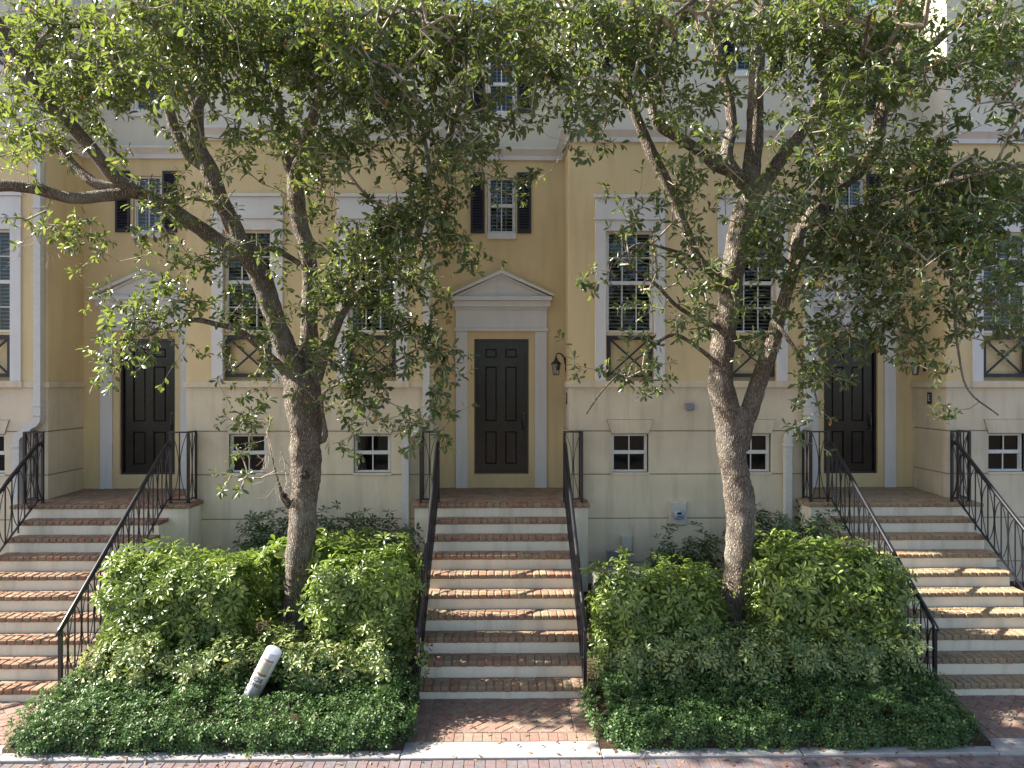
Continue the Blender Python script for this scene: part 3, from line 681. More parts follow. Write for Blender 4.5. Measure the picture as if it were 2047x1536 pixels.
# ------------------------------------------------------------------ railings
def arcbar(m, p_top, p_bot, mid, w=.009, n=10):
    p_top, p_bot, mid = Vector(p_top), Vector(p_bot), Vector(mid); pts = []
    c = mid*2-(p_top+p_bot)/2
    for i in range(n+1): t = i/n; pts.append(p_top*(1-t)**2+c*2*t*(1-t)+p_bot*t*t)
    m.tube(pts, w/2, 4, sq=True)
def make_railing(side):
    R = empty('iron_railing', (0, 0, 0)); x = side*.992
    top = [(-.315, 2.885), (-.43, 2.885), (-3.12, .935)]; bot = [(-.315, 2.01), (-.43, 2.01), (-3.12, .135)]
    zt = lambda y: 2.885 if y > -.43 else 2.885-(-.43-y)*(2.885-.935)/2.69
    zb = lambda y: 2.01 if y > -.43 else 2.01-(-.43-y)*(2.01-.135)/2.69
    m = MB()
    pts = [(x, a, b) for a, b in top]+[(x, -3.165, .905), (x, -3.17, .875)]
    pts.insert(1, (x, -.40, 2.886)); pts[2] = (x, -.455, 2.87)
    m.tube(pts, [.028]*len(pts), 10); m.tube([(p[0], p[1], p[2]-.022) for p in pts[:-2]], .014, 4, sq=True)
    m.build('handrail', M['iron'], R, True)
    m = MB(); m.bar((x, -.315, 2.01), (x, -.43, 2.01), .022); m.bar((x, -.43, 2.01), (x, -3.12, .135), .022); m.build('bottom_rail', M['iron'], R)
    m = MB(); m.box(x-.02, x+.02, -3.145, -3.105, -.01, .915); m.build('post', M['iron'], R)
    m = MB(); m.box(x-.02, x+.02, -.325, -.295, LANDZ, 3.04); m.build('post', M['iron'], R)
    nb = 20; ys = [-3.12+(3.12-.315)*i/nb for i in range(nb+1)]
    for i in range(1, nb):
        y = ys[i]; m = MB()
        m.bar((x, y, zb(y)), (x, y, zt(y)-.02), .013 if i % 2 else .014)
        if i % 2:
            for e in (-1, 1):
                y2 = ys[i+e]-e*.012
                arcbar(m, (x, y2, zt(y2)-.03), (x, y2, zb(y2)+.01), (x, y+e*.010, (zt(y)+zb(y))/2))
        if i in (4, 10, 16): m.bar((x, y, zb(y)), (x, y, zb(y)-.10), .016)
        m.build('baluster', M['iron'], R)
    # landing panels
    xo = side*1.268; yf = -.31; yb = -.03; z0, z1 = 2.0, 3.055
    m = MB(); m.box(min(x, xo)-.02, max(x, xo)+.02, yf-.018, yf+.018, z1-.012, z1+.012, .003); m.box(xo-.018, xo+.018, yf+.02, yb, z1-.012, z1+.012, .003)
    m.bar((x, yf, z0), (xo, yf, z0), .022); m.bar((xo, yf, z0), (xo, yb, z0), .022)
    m.box(xo-.02, xo+.02, yf-.019, yf+.019, LANDZ, z1-.013); m.box(xo-.016, xo+.016, yb-.01, yb+.018, LANDZ, z1-.013)
    xm = (x+xo)/2; m.bar((xm, yf, z0), (xm, yf, z1), .014)
    for e in (-1, 1): xx = xm+e*(abs(xo-x)/2-.02); arcbar(m, (xx, yf, z1-.02), (xx, yf, z0+.01), (xm+e*.010, yf, (z0+z1)/2))
    ym = (yf+yb)/2; m.bar((xo, ym, z0), (xo, ym, z1), .014)
    for e in (-1, 1): yy = ym+e*(abs(yb-yf)/2-.02); arcbar(m, (xo, yy, z1-.02), (xo, yy, z0+.01), (xo, ym+e*.010, (z0+z1)/2))
    m.build('landing_guard', M['iron'], R)
    return R
rl, rr = make_railing(-1), make_railing(1)
RLAB = {(-1, -1): 'black iron railing at the left photo edge, far side of the left steps', (-1, 1): 'black iron railing between the left steps and the left shrubs',
        (0, -1): 'black iron railing on the left side of the centre steps', (0, 1): 'black iron railing on the right side of the centre steps',
        (1, -1): 'black iron railing between the right shrubs and the right steps', (1, 1): 'black iron railing at the right photo edge, far side of the right steps'}
for (c, s), lab in RLAB.items():
    src = rl if s < 0 else rr
    o = src if c == 0 else copy_tree(src)
    o.location = (c*P_, 0, 0); tag(o, lab, 'railing', 'iron railings beside the steps')
#--SMALL
# ------------------------------------------------------------------ lanterns, plaques, boxes
def make_lantern():
    L = empty('wall_lantern'); m = MB()      # origin at wall plate, wall faces -x, lantern hangs toward -x
    m.box(-.018, 0, -.045, .045, -.16, .10, .006); m.build('back_plate', M['shutter'], L)
    m = MB(); pts = [(-.01, 0, -.02), (-.03, 0, .10), (-.075, 0, .165), (-.125, 0, .195), (-.175, 0, .19), (-.195, 0, .15), (-.195, 0, .11)]
    m.tube(pts, [.02, .02, .016, .014, .012, .010, .009], 8); m.build('arm', M['shutter'], L, True)
    m = MB(); cx = -.195
    m.lathe([(.012, .13), (.02, .11), (.03, .085), (.035, .06), (.085, .01), (.108, -.005), (.108, -.016), (.09, -.02)], (cx, 0, .0), 4); 
    for sx, sy in ((1, 0), (-1, 0), (0, 1), (0, -1)): m.bar((cx+sx*.088, sy*.088, -.015), (cx+sx*.055, sy*.055, -.225), .009)
    m.lathe([(.03, -.215), (.064, -.222), (.064, -.236), (.03, -.240)], (cx, 0, 0), 4); m.build('cage', M['shutter'], L)
    m = MB(); m.lathe([(.080, -.02), (.049, -.218)], (cx, 0, 0), 4); m.build('pane', M['glass'], L)
    m = MB(); m.lathe([(.016, -.20), (.016, -.12), (.0, -.08)], (cx, 0, 0), 10); m.build('candle_tube', M['frame'], L, True)
    return L
L0 = make_lantern()
for i, (c, lab) in enumerate(((0, 'black coach lantern on the wall right of the middle door'), (1, 'black coach lantern above the lettered plaque at the right door'), (-1, 'black coach lantern behind the white pilaster of the left door'))):
    o = L0 if i == 0 else copy_tree(L0)
    o.scale = (.86,)*3; o.location = (c*P_+RH-.002, .60, 4.165); tag(o, lab, 'lantern', 'wall lanterns by the doors')
def text_mesh(name, s, size, mat, parent, M4, ext=.001):
    cu = bpy.data.curves.new(name, 'FONT'); cu.body = s; cu.size = size; cu.extrude = ext; cu.align_x = 'CENTER'; cu.align_y = 'CENTER'
    tmp = bpy.data.objects.new('tmp', cu); COL.objects.link(tmp); dg = bpy.context.evaluated_depsgraph_get(); dg.update()
    me = bpy.data.meshes.new_from_object(tmp.evaluated_get(dg)); bpy.data.objects.remove(tmp, do_unlink=True)
    me.transform(M4); me.materials.clear(); me.materials.append(mat); me.name = name
    o = bpy.data.objects.new(name, me); COL.objects.link(o); o.parent = parent; return o
for c, lab in ((1, 'small black plaque with a pale letter on the wall under the right lantern'), (0, 'small black plaque seen edge on below the ledge by the middle door')):
    m = MB(); m.box(-.014, 0, -.06, .06, -.10, .10, .004)
    o = m.build('house_sign', M['shutter'], loc=(c*P_+RH-.002, .46 if c else .42, 3.57)); tag(o, lab, 'sign', 'plaques by the doors')
    text_mesh('letter', 'E', .15, M['white'], o, Matrix.Translation((-.0155, 0, 0)) @ Matrix.Rotation(math.radians(-90), 4, 'Z') @ Matrix.Rotation(math.radians(90), 4, 'X'))
m = MB(); m.prism([(-.065, -.03), (.065, -.03), (.065, .055), (.05, .065), (-.05, .065), (-.065, .055)], -.10, -.001); m.box(-.055, .055, -.09, -.01, -.05, -.031)
tag(m.build('vent_hood', M['grey'], loc=(3.045, 0, 3.43)), 'small grey vent hood on the cream wall above the basement window', 'vent')
E = empty('electric_meter', (2.855, 0, 1.717)); tag(E, 'cream electric meter box with round glass meter on the basement wall', 'meter')
m = MB(); m.box(-.145, .145, -.07, -.001, -.19, .19, .008); m.box(-.13, .13, -.078, -.07, -.175, .175, .004); m.build('box', M['meterbox'], E)
m = MB(); m.lathe([(.085, .0), (.09, .02), (.083, .03), (.078, .07), (.07, .08)], (0, -.078, -.01), 28, 'y'); m.build('meter_dial', metal('meter grey', (.32, .34, .36), .3), E, True)
m = MB(); m.box(-.035, .03, -.161, -.157, .0, .035); m.build('display', M['dark'], E)
m = MB(); m.box(-.045, .045, -.161, -.157, -.045, -.018); m.build('blue_label', metal('blue label', (.03, .16, .5), .4), E)
E = empty('utility_box', (2.018, 0, 1.235)); tag(E, 'cream cable utility box with conduit low on the basement wall', 'utility box')
m = MB(); m.box(-.09, .09, -.075, -.001, -.13, .13, .008); m.box(-.08, .08, -.082, -.075, -.07, .12, .003); m.build('box', M['meterbox'], E)
m = MB(); m.tube([(-.03, -.04, -.13), (-.03, -.04, -.6)], .012, 8); m.tube([(.05, -.04, -.13), (.05, -.04, -.6)], .012, 8); m.tube([(.11, -.01, .28), (.105, -.012, 0), (.12, -.012, -.3), (.18, -.012, -.55)], .005, 6); m.build('conduit', M['meterbox'], E)
m = MB(); m.box(-.10, .10, -.06, -.001, -.13, .12, .008); m.box(-.08, .08, -.066, -.06, -.10, .09, .003)
tag(m.build('outlet_cover', M['cream'], loc=(-4.62+.0, 0, 1.10)), 'cream outlet cover on the wall behind the left shrubs', 'outlet cover')
E = empty('garden_floodlight', (1.78, -.35, soil_z(-.35))); tag(E, 'grey square garden floodlight on a black stake beside the centre steps', 'floodlight')
m = MB(); m.box(-.012, .03, -.01, .03, 0, .42); m.build('stake', M['iron'], E)
m = MB(); m.box(-.13, .12, -.05, .01, .37, .62, .01); m.build('lamp_housing', M['grey'], E)
m = MB()
for i in range(7): m.box(-.105+i*.034, -.097+i*.034, -.062, -.05, .385, .605)
for i in range(7): m.box(-.11, .105, -.058, -.05, .395+i*.033, .40+i*.033)
m.build('grille', M['grey'], E)
E = empty('utility_cabinet', (1.70, -1.60, soil_z(-1.5)-.07)); tag(E, 'low grey utility cabinet behind the shrubs right of centre steps', 'utility cabinet')
m = MB(); m.box(-.40, .40, -.33, .33, 0, .60, .01); m.build('body', metal('cabinet grey', (.24, .22, .25), .5), E)
m = MB(); m.box(-.42, .42, -.35, .35, .602, .65, .012); m.build('lid', metal('lid grey', (.11, .105, .12), .5), E)
# leaning white marker post
base = W(507, 1380, 8.12); topp = W(548, 1300, 8.06)
ax = (topp-base); Lm = ax.length+.18; zax = ax.normalized(); xax = Vector((zax.z, 0, -zax.x)).normalized(); yax = zax.cross(xax)
RM = Matrix((xax, yax, zax)).transposed().to_4x4()
E = empty('marker_post'); E.matrix_world = Matrix.Translation(base-zax*.18) @ RM; tag(E, 'leaning white plastic cable marker post with printed label in the low hedge', 'marker post')
m = MB(); m.lathe([(.092, 0), (.092, Lm-.008), (.089, Lm-.002), (.082, Lm), (.0, Lm+.001)], n=28); m.build('tube', metal('white plastic', (.62, .64, .72), .45), E, True)
PL = {k: metal('print '+k, v, .5) for k, v in dict(red=(.42, .2, .16), blue=(.30, .38, .52), ink=(.16, .13, .08), yel=(.5, .40, .22), pale=(.42, .42, .30)).items()}
def patch(nm, mat, a0, a1, h0, h1, r=.0932):
    q = MB(); n = 8
    for i in range(n):
        t0, t1 = [math.radians(-90+a0+(a1-a0)*j/n) for j in (i, i+1)]
        q.quad((r*math.cos(t0), r*math.sin(t0), h0), (r*math.cos(t1), r*math.sin(t1), h0), (r*math.cos(t1), r*math.sin(t1), h1), (r*math.cos(t0), r*math.sin(t0), h1))
    return q.build(nm, mat, E)
patch('warning_label', PL['red'], -38, 42, Lm-.105, Lm-.078); patch('label_panel', PL['pale'], -38, 42, Lm-.29, Lm-.115)
for i in range(4): patch('label_panel', PL['blue'] if i % 2 == 0 else PL['yel'], -32, 30, Lm-.15-i*.032, Lm-.14-i*.032, .094)
patch('label_panel', PL['ink'], -34, 38, Lm-.288, Lm-.262, .094)
text_mesh('lettering', 'E28', .075, PL['ink'], E, Matrix.Translation((.0, -.095, Lm-.345)) @ Matrix.Rotation(math.radians(90), 4, 'X'), .004)
text_mesh('lettering', 'GNEE', .06, PL['ink'], E, Matrix.Translation((-.01, -.095, Lm-.415)) @ Matrix.Rotation(math.radians(90), 4, 'X'), .004)
patch('sticker', PL['yel'], 32, 58, Lm-.435, Lm-.39)
#--SHRUBS
# ------------------------------------------------------------------ shrubs
def fbm(p, s): return noise.fractal(Vector(p)*s, .8, 2.0, 3)
def shrub(name, label, cat, box, nros, mat, leaf=.085, nl=7, group=None, flat=4.0, inset=.22, bumpy=.16, width=.36, up=.5, spread=70, slope=False, seed=0, stems=10, hi=True, droop=.35, topfade=0):
    x0, x1, y0, y1, z0, z1 = box; C = np.array([(x0+x1)/2, (y0+y1)/2, (z0+z1)/2]); R = np.array([(x1-x0)/2, (y1-y0)/2, (z1-z0)/2])
    rg = np.random.default_rng(seed+5)
    ar = np.array([R[1]*R[2]*2, R[0]*R[2]*2, R[0]*R[1]*1.3]); fc = rg.choice(3, size=nros*2, p=ar/ar.sum())
    d = rg.uniform(-1, 1, size=(nros*2, 3)); sg = np.where(rg.random(nros*2) < .5, -1.0, 1.0)
    sg = np.where(fc == 2, 1.0, sg); sg = np.where((fc == 1) & (rg.random(nros*2) < .5), -1.0, sg); d[np.arange(nros*2), fc] = sg
    q = np.abs(d)**flat; t = 1/np.maximum(q.sum(1), 1e-9)**(1/flat); p = d*t[:, None]*1.04
    keep = p[:, 2] > -.95; p = p[keep][:nros]; d = d[keep][:nros]; n = len(p)
    g_ = np.sign(p)*np.abs(p)**(flat-1)/R; nrm = unit(g_)
    pos = C+p*R
    spr = np.where(rg.random(n) < .14, rg.random(n)*.13, 0)*(1 if leaf > .05 else .25)
    disp = np.array([fbm((a, b, c), 2.6) for a, b, c in pos])*bumpy + np.array([fbm((a+9, b, c), 7) for a, b, c in pos])*bumpy*.45
    ins = rg.random(n)**1.6*inset
    pos = pos+(nrm+np.array([0, 0, .5]))*spr[:, None]+nrm*(disp-np.where(spr > 0, 0, ins))[:, None]
    if slope: pos[:, 2] += np.array([soil_z(b) for b in pos[:, 1]])
    ok_ = ~((np.abs(pos[:, 0]+2.66) < .24) & (pos[:, 1] < -3.38) & (pos[:, 1] > -3.75) & (pos[:, 2] > .30))
    pos, nrm = pos[ok_], nrm[ok_]; n = len(pos)
    axis = unit(nrm+np.array([0, 0, up])+rg.normal(size=(n, 3))*.35)
    root = empty(name, (0, 0, 0)); tag(root, label, cat, group)
    ref = unit(rg.normal(size=(n, 3))); s = unit(np.cross(axis, ref)); t2 = np.cross(axis, s)
    P0 = []; D = []; NN = []; LN = []; RN = []
    rr_ = rg.random(n)
    for k in range(nl):
        ph = 2*math.pi*(k+rg.random(n)*.5)/nl; sp = np.radians(spread+rg.normal(size=n)*14)
        rad = s*np.cos(ph)[:, None]+t2*np.sin(ph)[:, None]
        dd = axis*np.cos(sp)[:, None]+rad*np.sin(sp)[:, None]; dd[:, 2] -= droop*.4
        D.append(dd); NN.append(axis+rg.normal(size=(n, 3))*.15); P0.append(pos+dd*.012)
        sc = leaf*(.7+.5*rr_)*(.8+.4*rg.random(n)); LN.append(sc); RN.append(np.clip(rr_*.6+rg.random(n)*.4, 0, 1))
    pos_ = np.concatenate(P0); D = np.concatenate(D); NN = np.concatenate(NN); LN = np.concatenate(LN); RN = np.concatenate(RN)
    o = leaf_object('foliage', mat, pos_, D, NN, LN, LN*width, RN, root, hi)
    if stems:
        m = MB(); zb = (soil_z(C[1]) if not slope else 0)-.03
        for i in range(stems):
            j = rg.integers(0, n); e = Vector(pos[j]); b = Vector((C[0]+(rg.random()-.5)*R[0]*1.5, C[1]+(rg.random()-.5)*R[1], zb)) if not slope else Vector((e.x+rg.normal()*.12, e.y+abs(rg.normal())*.12, soil_z(e.y)+.0))
            mid = (b+e)/2+Vector(rg.normal(size=3)*(.08 if not slope else .02)); pts = [b, b.lerp(mid, .5)+Vector(rg.normal(size=3)*.02), mid, mid.lerp(e, .5)+Vector(rg.normal(size=3)*.03), e]
            m.tube(pts, [.012, .010, .008, .006, .004], 5)
        m.build('stem', M['stem'], root, True)
    return root
GS = 'umbrella shrubs in the planting beds'
def sch(label, box, n, seed, mat='scheff', **k): return shrub('schefflera_shrub', label, 'shrub', box, n, M[mat], group=GS, seed=seed, **k)
sch('dense dark green clipped shrub left of the left oak trunk', (-4.85, -3.10, -3.05, -2.15, .45, 1.58), 1700, 1, leaf=.095)
sch('tall bright green shrub against the left railing of the centre steps', (-2.25, -1.16, -3.10, -2.0, .42, 1.66), 1500, 2, leaf=.09)
sch('shrub with large sunlit leaves just behind the left oak trunk', (-3.15, -2.1, -2.1, -1.4, .6, 1.60), 600, 3, leaf=.13, width=.45)
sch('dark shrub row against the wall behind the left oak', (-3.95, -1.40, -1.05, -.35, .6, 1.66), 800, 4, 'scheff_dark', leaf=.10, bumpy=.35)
sch('clipped green shrub left of the right oak trunk, beside the centre steps', (1.20, 2.72, -3.0, -2.05, .42, 1.38), 1300, 5, leaf=.095)
sch('tall bright shrub between the right oak and the right steps', (3.25, 4.98, -3.0, -1.75, .45, 1.60), 1900, 6, leaf=.10)
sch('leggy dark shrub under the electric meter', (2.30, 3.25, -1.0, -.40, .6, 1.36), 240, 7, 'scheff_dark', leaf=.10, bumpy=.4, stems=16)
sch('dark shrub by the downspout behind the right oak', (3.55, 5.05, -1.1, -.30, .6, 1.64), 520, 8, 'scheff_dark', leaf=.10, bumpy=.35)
shrub('variegated_shrub', 'yellow variegated shrub row in front of the left oak', 'shrub', (-4.70, -1.10, -3.45, -2.85, .28, .80), 1500, M['varieg'], leaf=.075, seed=11, group='variegated shrubs behind the low hedges', bumpy=.22, inset=.3)
shrub('variegated_shrub', 'yellow variegated shrub row in front of the right oak', 'shrub', (1.12, 4.95, -3.45, -2.75, .28, .84), 1650, M['varieg'], leaf=.075, seed=12, group='variegated shrubs behind the low hedges', bumpy=.22, inset=.3)
for lab, a, b, sd in (('low dark green hedge with the white marker post in it', -5.02, -1.05, 21), ('low dark green hedge along the kerb right of the centre walk', 1.06, 5.0, 22)):
    shrub('low_hedge', lab, 'hedge', (a, b, -4.18, -3.22, -.12, .20), 9500, M['lowleaf'], leaf=.038, nl=5, seed=sd, group='low hedges along the kerb', width=.5, slope=True, inset=.12, bumpy=.08, flat=8, spread=60, stems=30, hi=False, droop=0)
#--TREES
# ------------------------------------------------------------------ oaks
GRID = """
87778999 99998998 98888766 99975588
75678989 98578987 85588634 89997377
47786858 77897874 56655663 69997666
76863556 65898676 55532743 58975745
65751236 67756685 22521234 67877645
32322445 46515774 30044544 66788898
31046543 25547830 00025678 88899999
12534312 24888750 00033568 78999999
00002432 34788540 00334670 77888778
00015654 55877100 00015754 66683668
00156537 44668420 00025404 57555465
00243114 64656650 00263002 45524420
00000003 32555530 00410000 02101331
00000004 20455420 01200000 02000220
00000005 10011000 00000000 00000000
"""
G = np.array([[int(ch) for ch in r.replace(' ', '')] for r in GRID.strip().split('\n')], float)
LAM = np.array([0, .06, .14, .25, .38, .55, .78, 1.1, 1.6, 2.4])

def catmull(P, step):
    P = [np.array(p, float) for p in P]; out = []
    Q = [2*P[0]-P[1]]+P+[2*P[-1]-P[-2]]
    for i in range(1, len(Q)-2):
        n = max(2, int(np.linalg.norm((Q[i+1]-Q[i])[:3])/step))
        for k in range(n):
            t = k/n; out.append(.5*((2*Q[i])+(-Q[i-1]+Q[i+1])*t+(2*Q[i-1]-5*Q[i]+4*Q[i+1]-Q[i+2])*t*t+(-Q[i-1]+3*Q[i]-3*Q[i+1]+Q[i+2])*t**3))
    out.append(Q[-2]); return out
def limb(px):
    """px rows: u, v, D, width in px  ->  world xyz + radius"""
    r = []
    for u, v, D, w in px: p = W(u, v, D); r.append((p.x, p.y, p.z, w/2/F*D))
    return r
LEFT = [
 [(588,1290,9.45,84),(591,1235,9.5,66),(596,1150,9.5,59),(604,1050,9.5,58),(608,985,9.5,56),(611,945,9.5,62),(610,880,9.5,64),(606,820,9.5,72),(604,775,9.5,74),(600,745,9.5,58)],
 [(600,800,9.5,56),(585,735,9.48,50),(568,690,9.45,46),(548,635,9.4,42),(532,585,9.35,44),(512,535,9.3,42),(482,502,9.25,41),(430,478,9.2,34),(375,440,9.1,31),(320,405,9.0,31),(262,380,8.9,32)],
 [(280,388,8.9,30),(225,350,8.8,27),(185,300,8.7,26),(140,250,8.6,27),(95,205,8.5,29),(45,140,8.4,32),(5,70,8.3,34),(-60,-30,8.1,33),(-120,-140,8.0,28)],
 [(270,384,8.9,26),(205,392,8.8,26),(140,396,8.7,24),(70,378,8.6,24),(0,372,8.5,24),(-70,390,8.4,22),(-160,380,8.3,16)],
 [(250,382,8.9,24),(190,366,8.9,22),(150,335,8.95,20),(112,292,9.0,20),(80,270,9.0,16),(30,262,9.1,10)],
 [(500,525,9.3,40),(468,460,9.35,38),(440,395,9.4,34),(418,340,9.4,36),(398,300,9.45,32),(392,250,9.5,28),(392,205,9.5,28)],
 [(412,335,9.4,28),(372,305,9.4,24),(350,262,9.4,23),(336,215,9.35,21),(318,175,9.3,20),(285,155,9.2,15),(240,120,9.1,10)],
 [(392,215,9.5,24),(415,170,9.5,24),(436,130,9.5,20),(450,70,9.4,17),(455,0,9.4,15),(462,-90,9.4,12)],
 [(392,215,9.5,22),(376,165,9.5,19),(364,110,9.5,17),(350,40,9.5,15),(330,-60,9.5,12)],
 [(604,800,9.5,56),(612,735,9.6,44),(618,680,9.62,38),(617,620,9.65,33),(619,560,9.65,32),(614,500,9.65,34),(600,450,9.65,33),(592,400,9.65,36),(588,360,9.65,32),(602,310,9.65,26),(620,255,9.65,25),(634,205,9.6,22),(642,150,9.6,19),(650,80,9.5,16),(660,-20,9.5,13),(668,-120,9.4,9)],
 [(590,375,9.65,24),(574,325,9.65,20),(566,280,9.65,18),(560,225,9.6,16),(548,160,9.6,13),(540,80,9.5,10)],
 [(614,790,9.5,42),(640,725,9.5,30),(664,668,9.5,26),(685,620,9.5,22),(725,580,9.45,19),(775,550,9.4,19),(808,518,9.35,18),(835,470,9.3,16),(850,410,9.25,14),(858,345,9.2,14),(885,305,9.15,14),(905,250,9.1,14),(920,195,9.0,12),(930,120,8.9,10),(930,20,8.7,9)],
 [(860,350,9.2,11),(850,290,9.2,10),(838,235,9.2,9),(825,160,9.1,7)],
 [(572,745,9.45,24),(540,715,9.3,18),(480,662,9.15,14),(430,648,9.0,12),(385,640,8.9,11),(330,655,8.8,9),(285,675,8.7,6)],
 [(478,500,9.2,16),(450,430,9.3,13),(415,402,9.3,11),(370,396,9.3,8)],
 [(505,500,9.25,16),(550,500,9.35,14),(600,528,9.5,12)],
 [(690,610,9.4,14),(710,540,9.2,11),(740,470,9.0,9),(760,400,8.8,7)],
 [(640,880,9.5,18),(650,870,9.45,11),(645,790,9.3,7),(700,760,9.1,6),(760,740,8.9,5),(830,700,8.8,4)],
 [(580,1010,9.5,20),(566,995,9.4,13),(555,960,9.3,4),(540,900,9.2,3)],
 [(45,140,8.4,20),(90,75,8.3,15),(150,50,8.2,13),(220,62,8.1,11),(262,95,8.0,9),(330,100,7.9,6)],
 [(640,160,9.6,14),(700,90,9.0,12),(760,40,8.3,10),(820,20,7.6,9),(860,50,7.0,6)],
]
RIGHT = [
 [(1470,1300,9.45,86),(1471,1250,9.5,68),(1474,1150,9.5,60),(1478,1060,9.5,59),(1480,1005,9.5,62),(1472,950,9.5,57),(1464,900,9.5,60),(1468,850,9.5,66),(1474,815,9.5,62)],
 [(1464,905,9.5,56),(1456,845,9.48,58),(1446,795,9.45,54),(1440,750,9.45,50),(1443,690,9.45,49),(1452,630,9.45,47),(1462,580,9.5,44),(1468,520,9.5,46),(1478,460,9.5,48),(1490,410,9.5,44),(1500,350,9.5,40),(1507,290,9.5,36),(1508,220,9.5,34),(1512,150,9.5,32),(1518,80,9.5,29),(1523,0,9.5,27),(1525,-100,9.5,22),(1520,-200,9.5,14)],
 [(1478,900,9.5,36),(1494,835,9.45,38),(1510,785,9.4,37),(1526,735,9.35,35),(1542,690,9.3,33),(1555,640,9.25,29),(1570,590,9.2,26),(1586,530,9.15,28),(1600,460,9.1,26),(1650,395,9.05,27),(1712,345,9.0,30),(1745,300,8.95,32),(1758,240,8.9,30),(1772,180,8.85,27),(1790,120,8.8,24),(1812,70,8.75,20),(1826,0,8.7,18),(1835,-100,8.7,12)],
 [(1775,170,8.85,20),(1815,125,8.8,20),(1860,92,8.75,18),(1905,55,8.7,16),(1965,22,8.6,13),(2040,-30,8.5,10)],
 [(1480,440,9.5,34),(1525,370,9.5,30),(1565,310,9.55,28),(1600,268,9.6,25),(1630,215,9.6,20),(1650,140,9.6,16),(1670,50,9.6,12)],
 [(1492,385,9.5,30),(1468,345,9.45,29),(1430,330,9.4,26),(1395,300,9.35,24),(1350,272,9.3,22),(1315,250,9.3,20),(1300,205,9.3,20),(1286,165,9.3,17),(1265,130,9.3,13),(1230,90,9.2,9)],
 [(1472,350,9.45,26),(1452,312,9.45,26),(1462,255,9.5,23),(1456,190,9.5,21),(1440,135,9.5,17),(1425,60,9.5,13),(1410,-30,9.5,10)],
 [(1458,600,9.5,30),(1430,550,9.4,24),(1395,518,9.35,22),(1372,465,9.3,21),(1350,405,9.25,22),(1325,350,9.2,23),(1302,308,9.2,25),(1286,270,9.2,23),(1268,225,9.15,21),(1252,180,9.1,18),(1235,125,9.1,15),(1205,75,9.0,12),(1180,0,9.0,9)],
 [(1262,215,9.15,13),(1225,180,9.1,12),(1190,186,9.0,10),(1165,190,9.0,10),(1140,158,8.9,8),(1085,150,8.9,7),(1030,160,8.8,5)],
 [(1440,735,9.4,12),(1400,700,9.3,9),(1345,670,9.1,8),(1290,705,9.0,6),(1245,740,8.9,5),(1205,780,8.8,4),(1172,828,8.75,3)],
 [(1448,660,9.4,14),(1400,640,9.2,11),(1350,610,9.0,9),(1300,560,8.9,7),(1240,530,8.8,4)],
 [(1395,520,9.3,9),(1340,500,9.1,7),(1270,490,9.0,5),(1210,550,8.9,3)],
 [(1500,430,9.5,20),(1510,80,9.0,6)][:1]+[(1470,75,9.2,16),(1420,75,9.1,14)],
 [(1572,590,9.2,16),(1600,520,8.8,14),(1640,470,8.4,12),(1700,450,8.0,10),(1760,470,7.6,8),(1830,500,7.3,6)],
 [(1600,455,9.1,18),(1680,430,8.6,15),(1760,400,8.1,13),(1850,375,7.7,11),(1950,350,7.4,9),(2050,330,7.2,7)],
 [(1640,470,8.4,9),(1655,400,7.9,6),(1640,320,7.5,5),(1600,240,7.2,4)],
 [(1700,450,8.0,8),(1740,590,7.9,6),(1790,640,7.9,4),(1840,690,8.0,3)],
 [(1850,375,7.7,10),(1890,480,7.8,8),(1905,600,7.9,6),(1915,700,8.0,5),(1935,780,8.0,4),(1995,830,8.0,3)],
 [(1555,650,9.2,10),(1590,700,9.0,7),(1620,760,8.9,5),(1640,830,8.9,3)],
 [(1525,-100,9.5,18),(1470,-60,8.6,15),(1400,-10,7.8,12),(1350,30,7.2,8)],
 [(1650,395,9.05,14),(1690,250,8.3,12),(1720,120,7.6,10),(1740,20,7.1,8)],
]
RIGHT[12] = [(1510,85,9.5,17),(1470,76,9.3,16),(1425,72,9.2,13),(1390,60,9.1,8)]

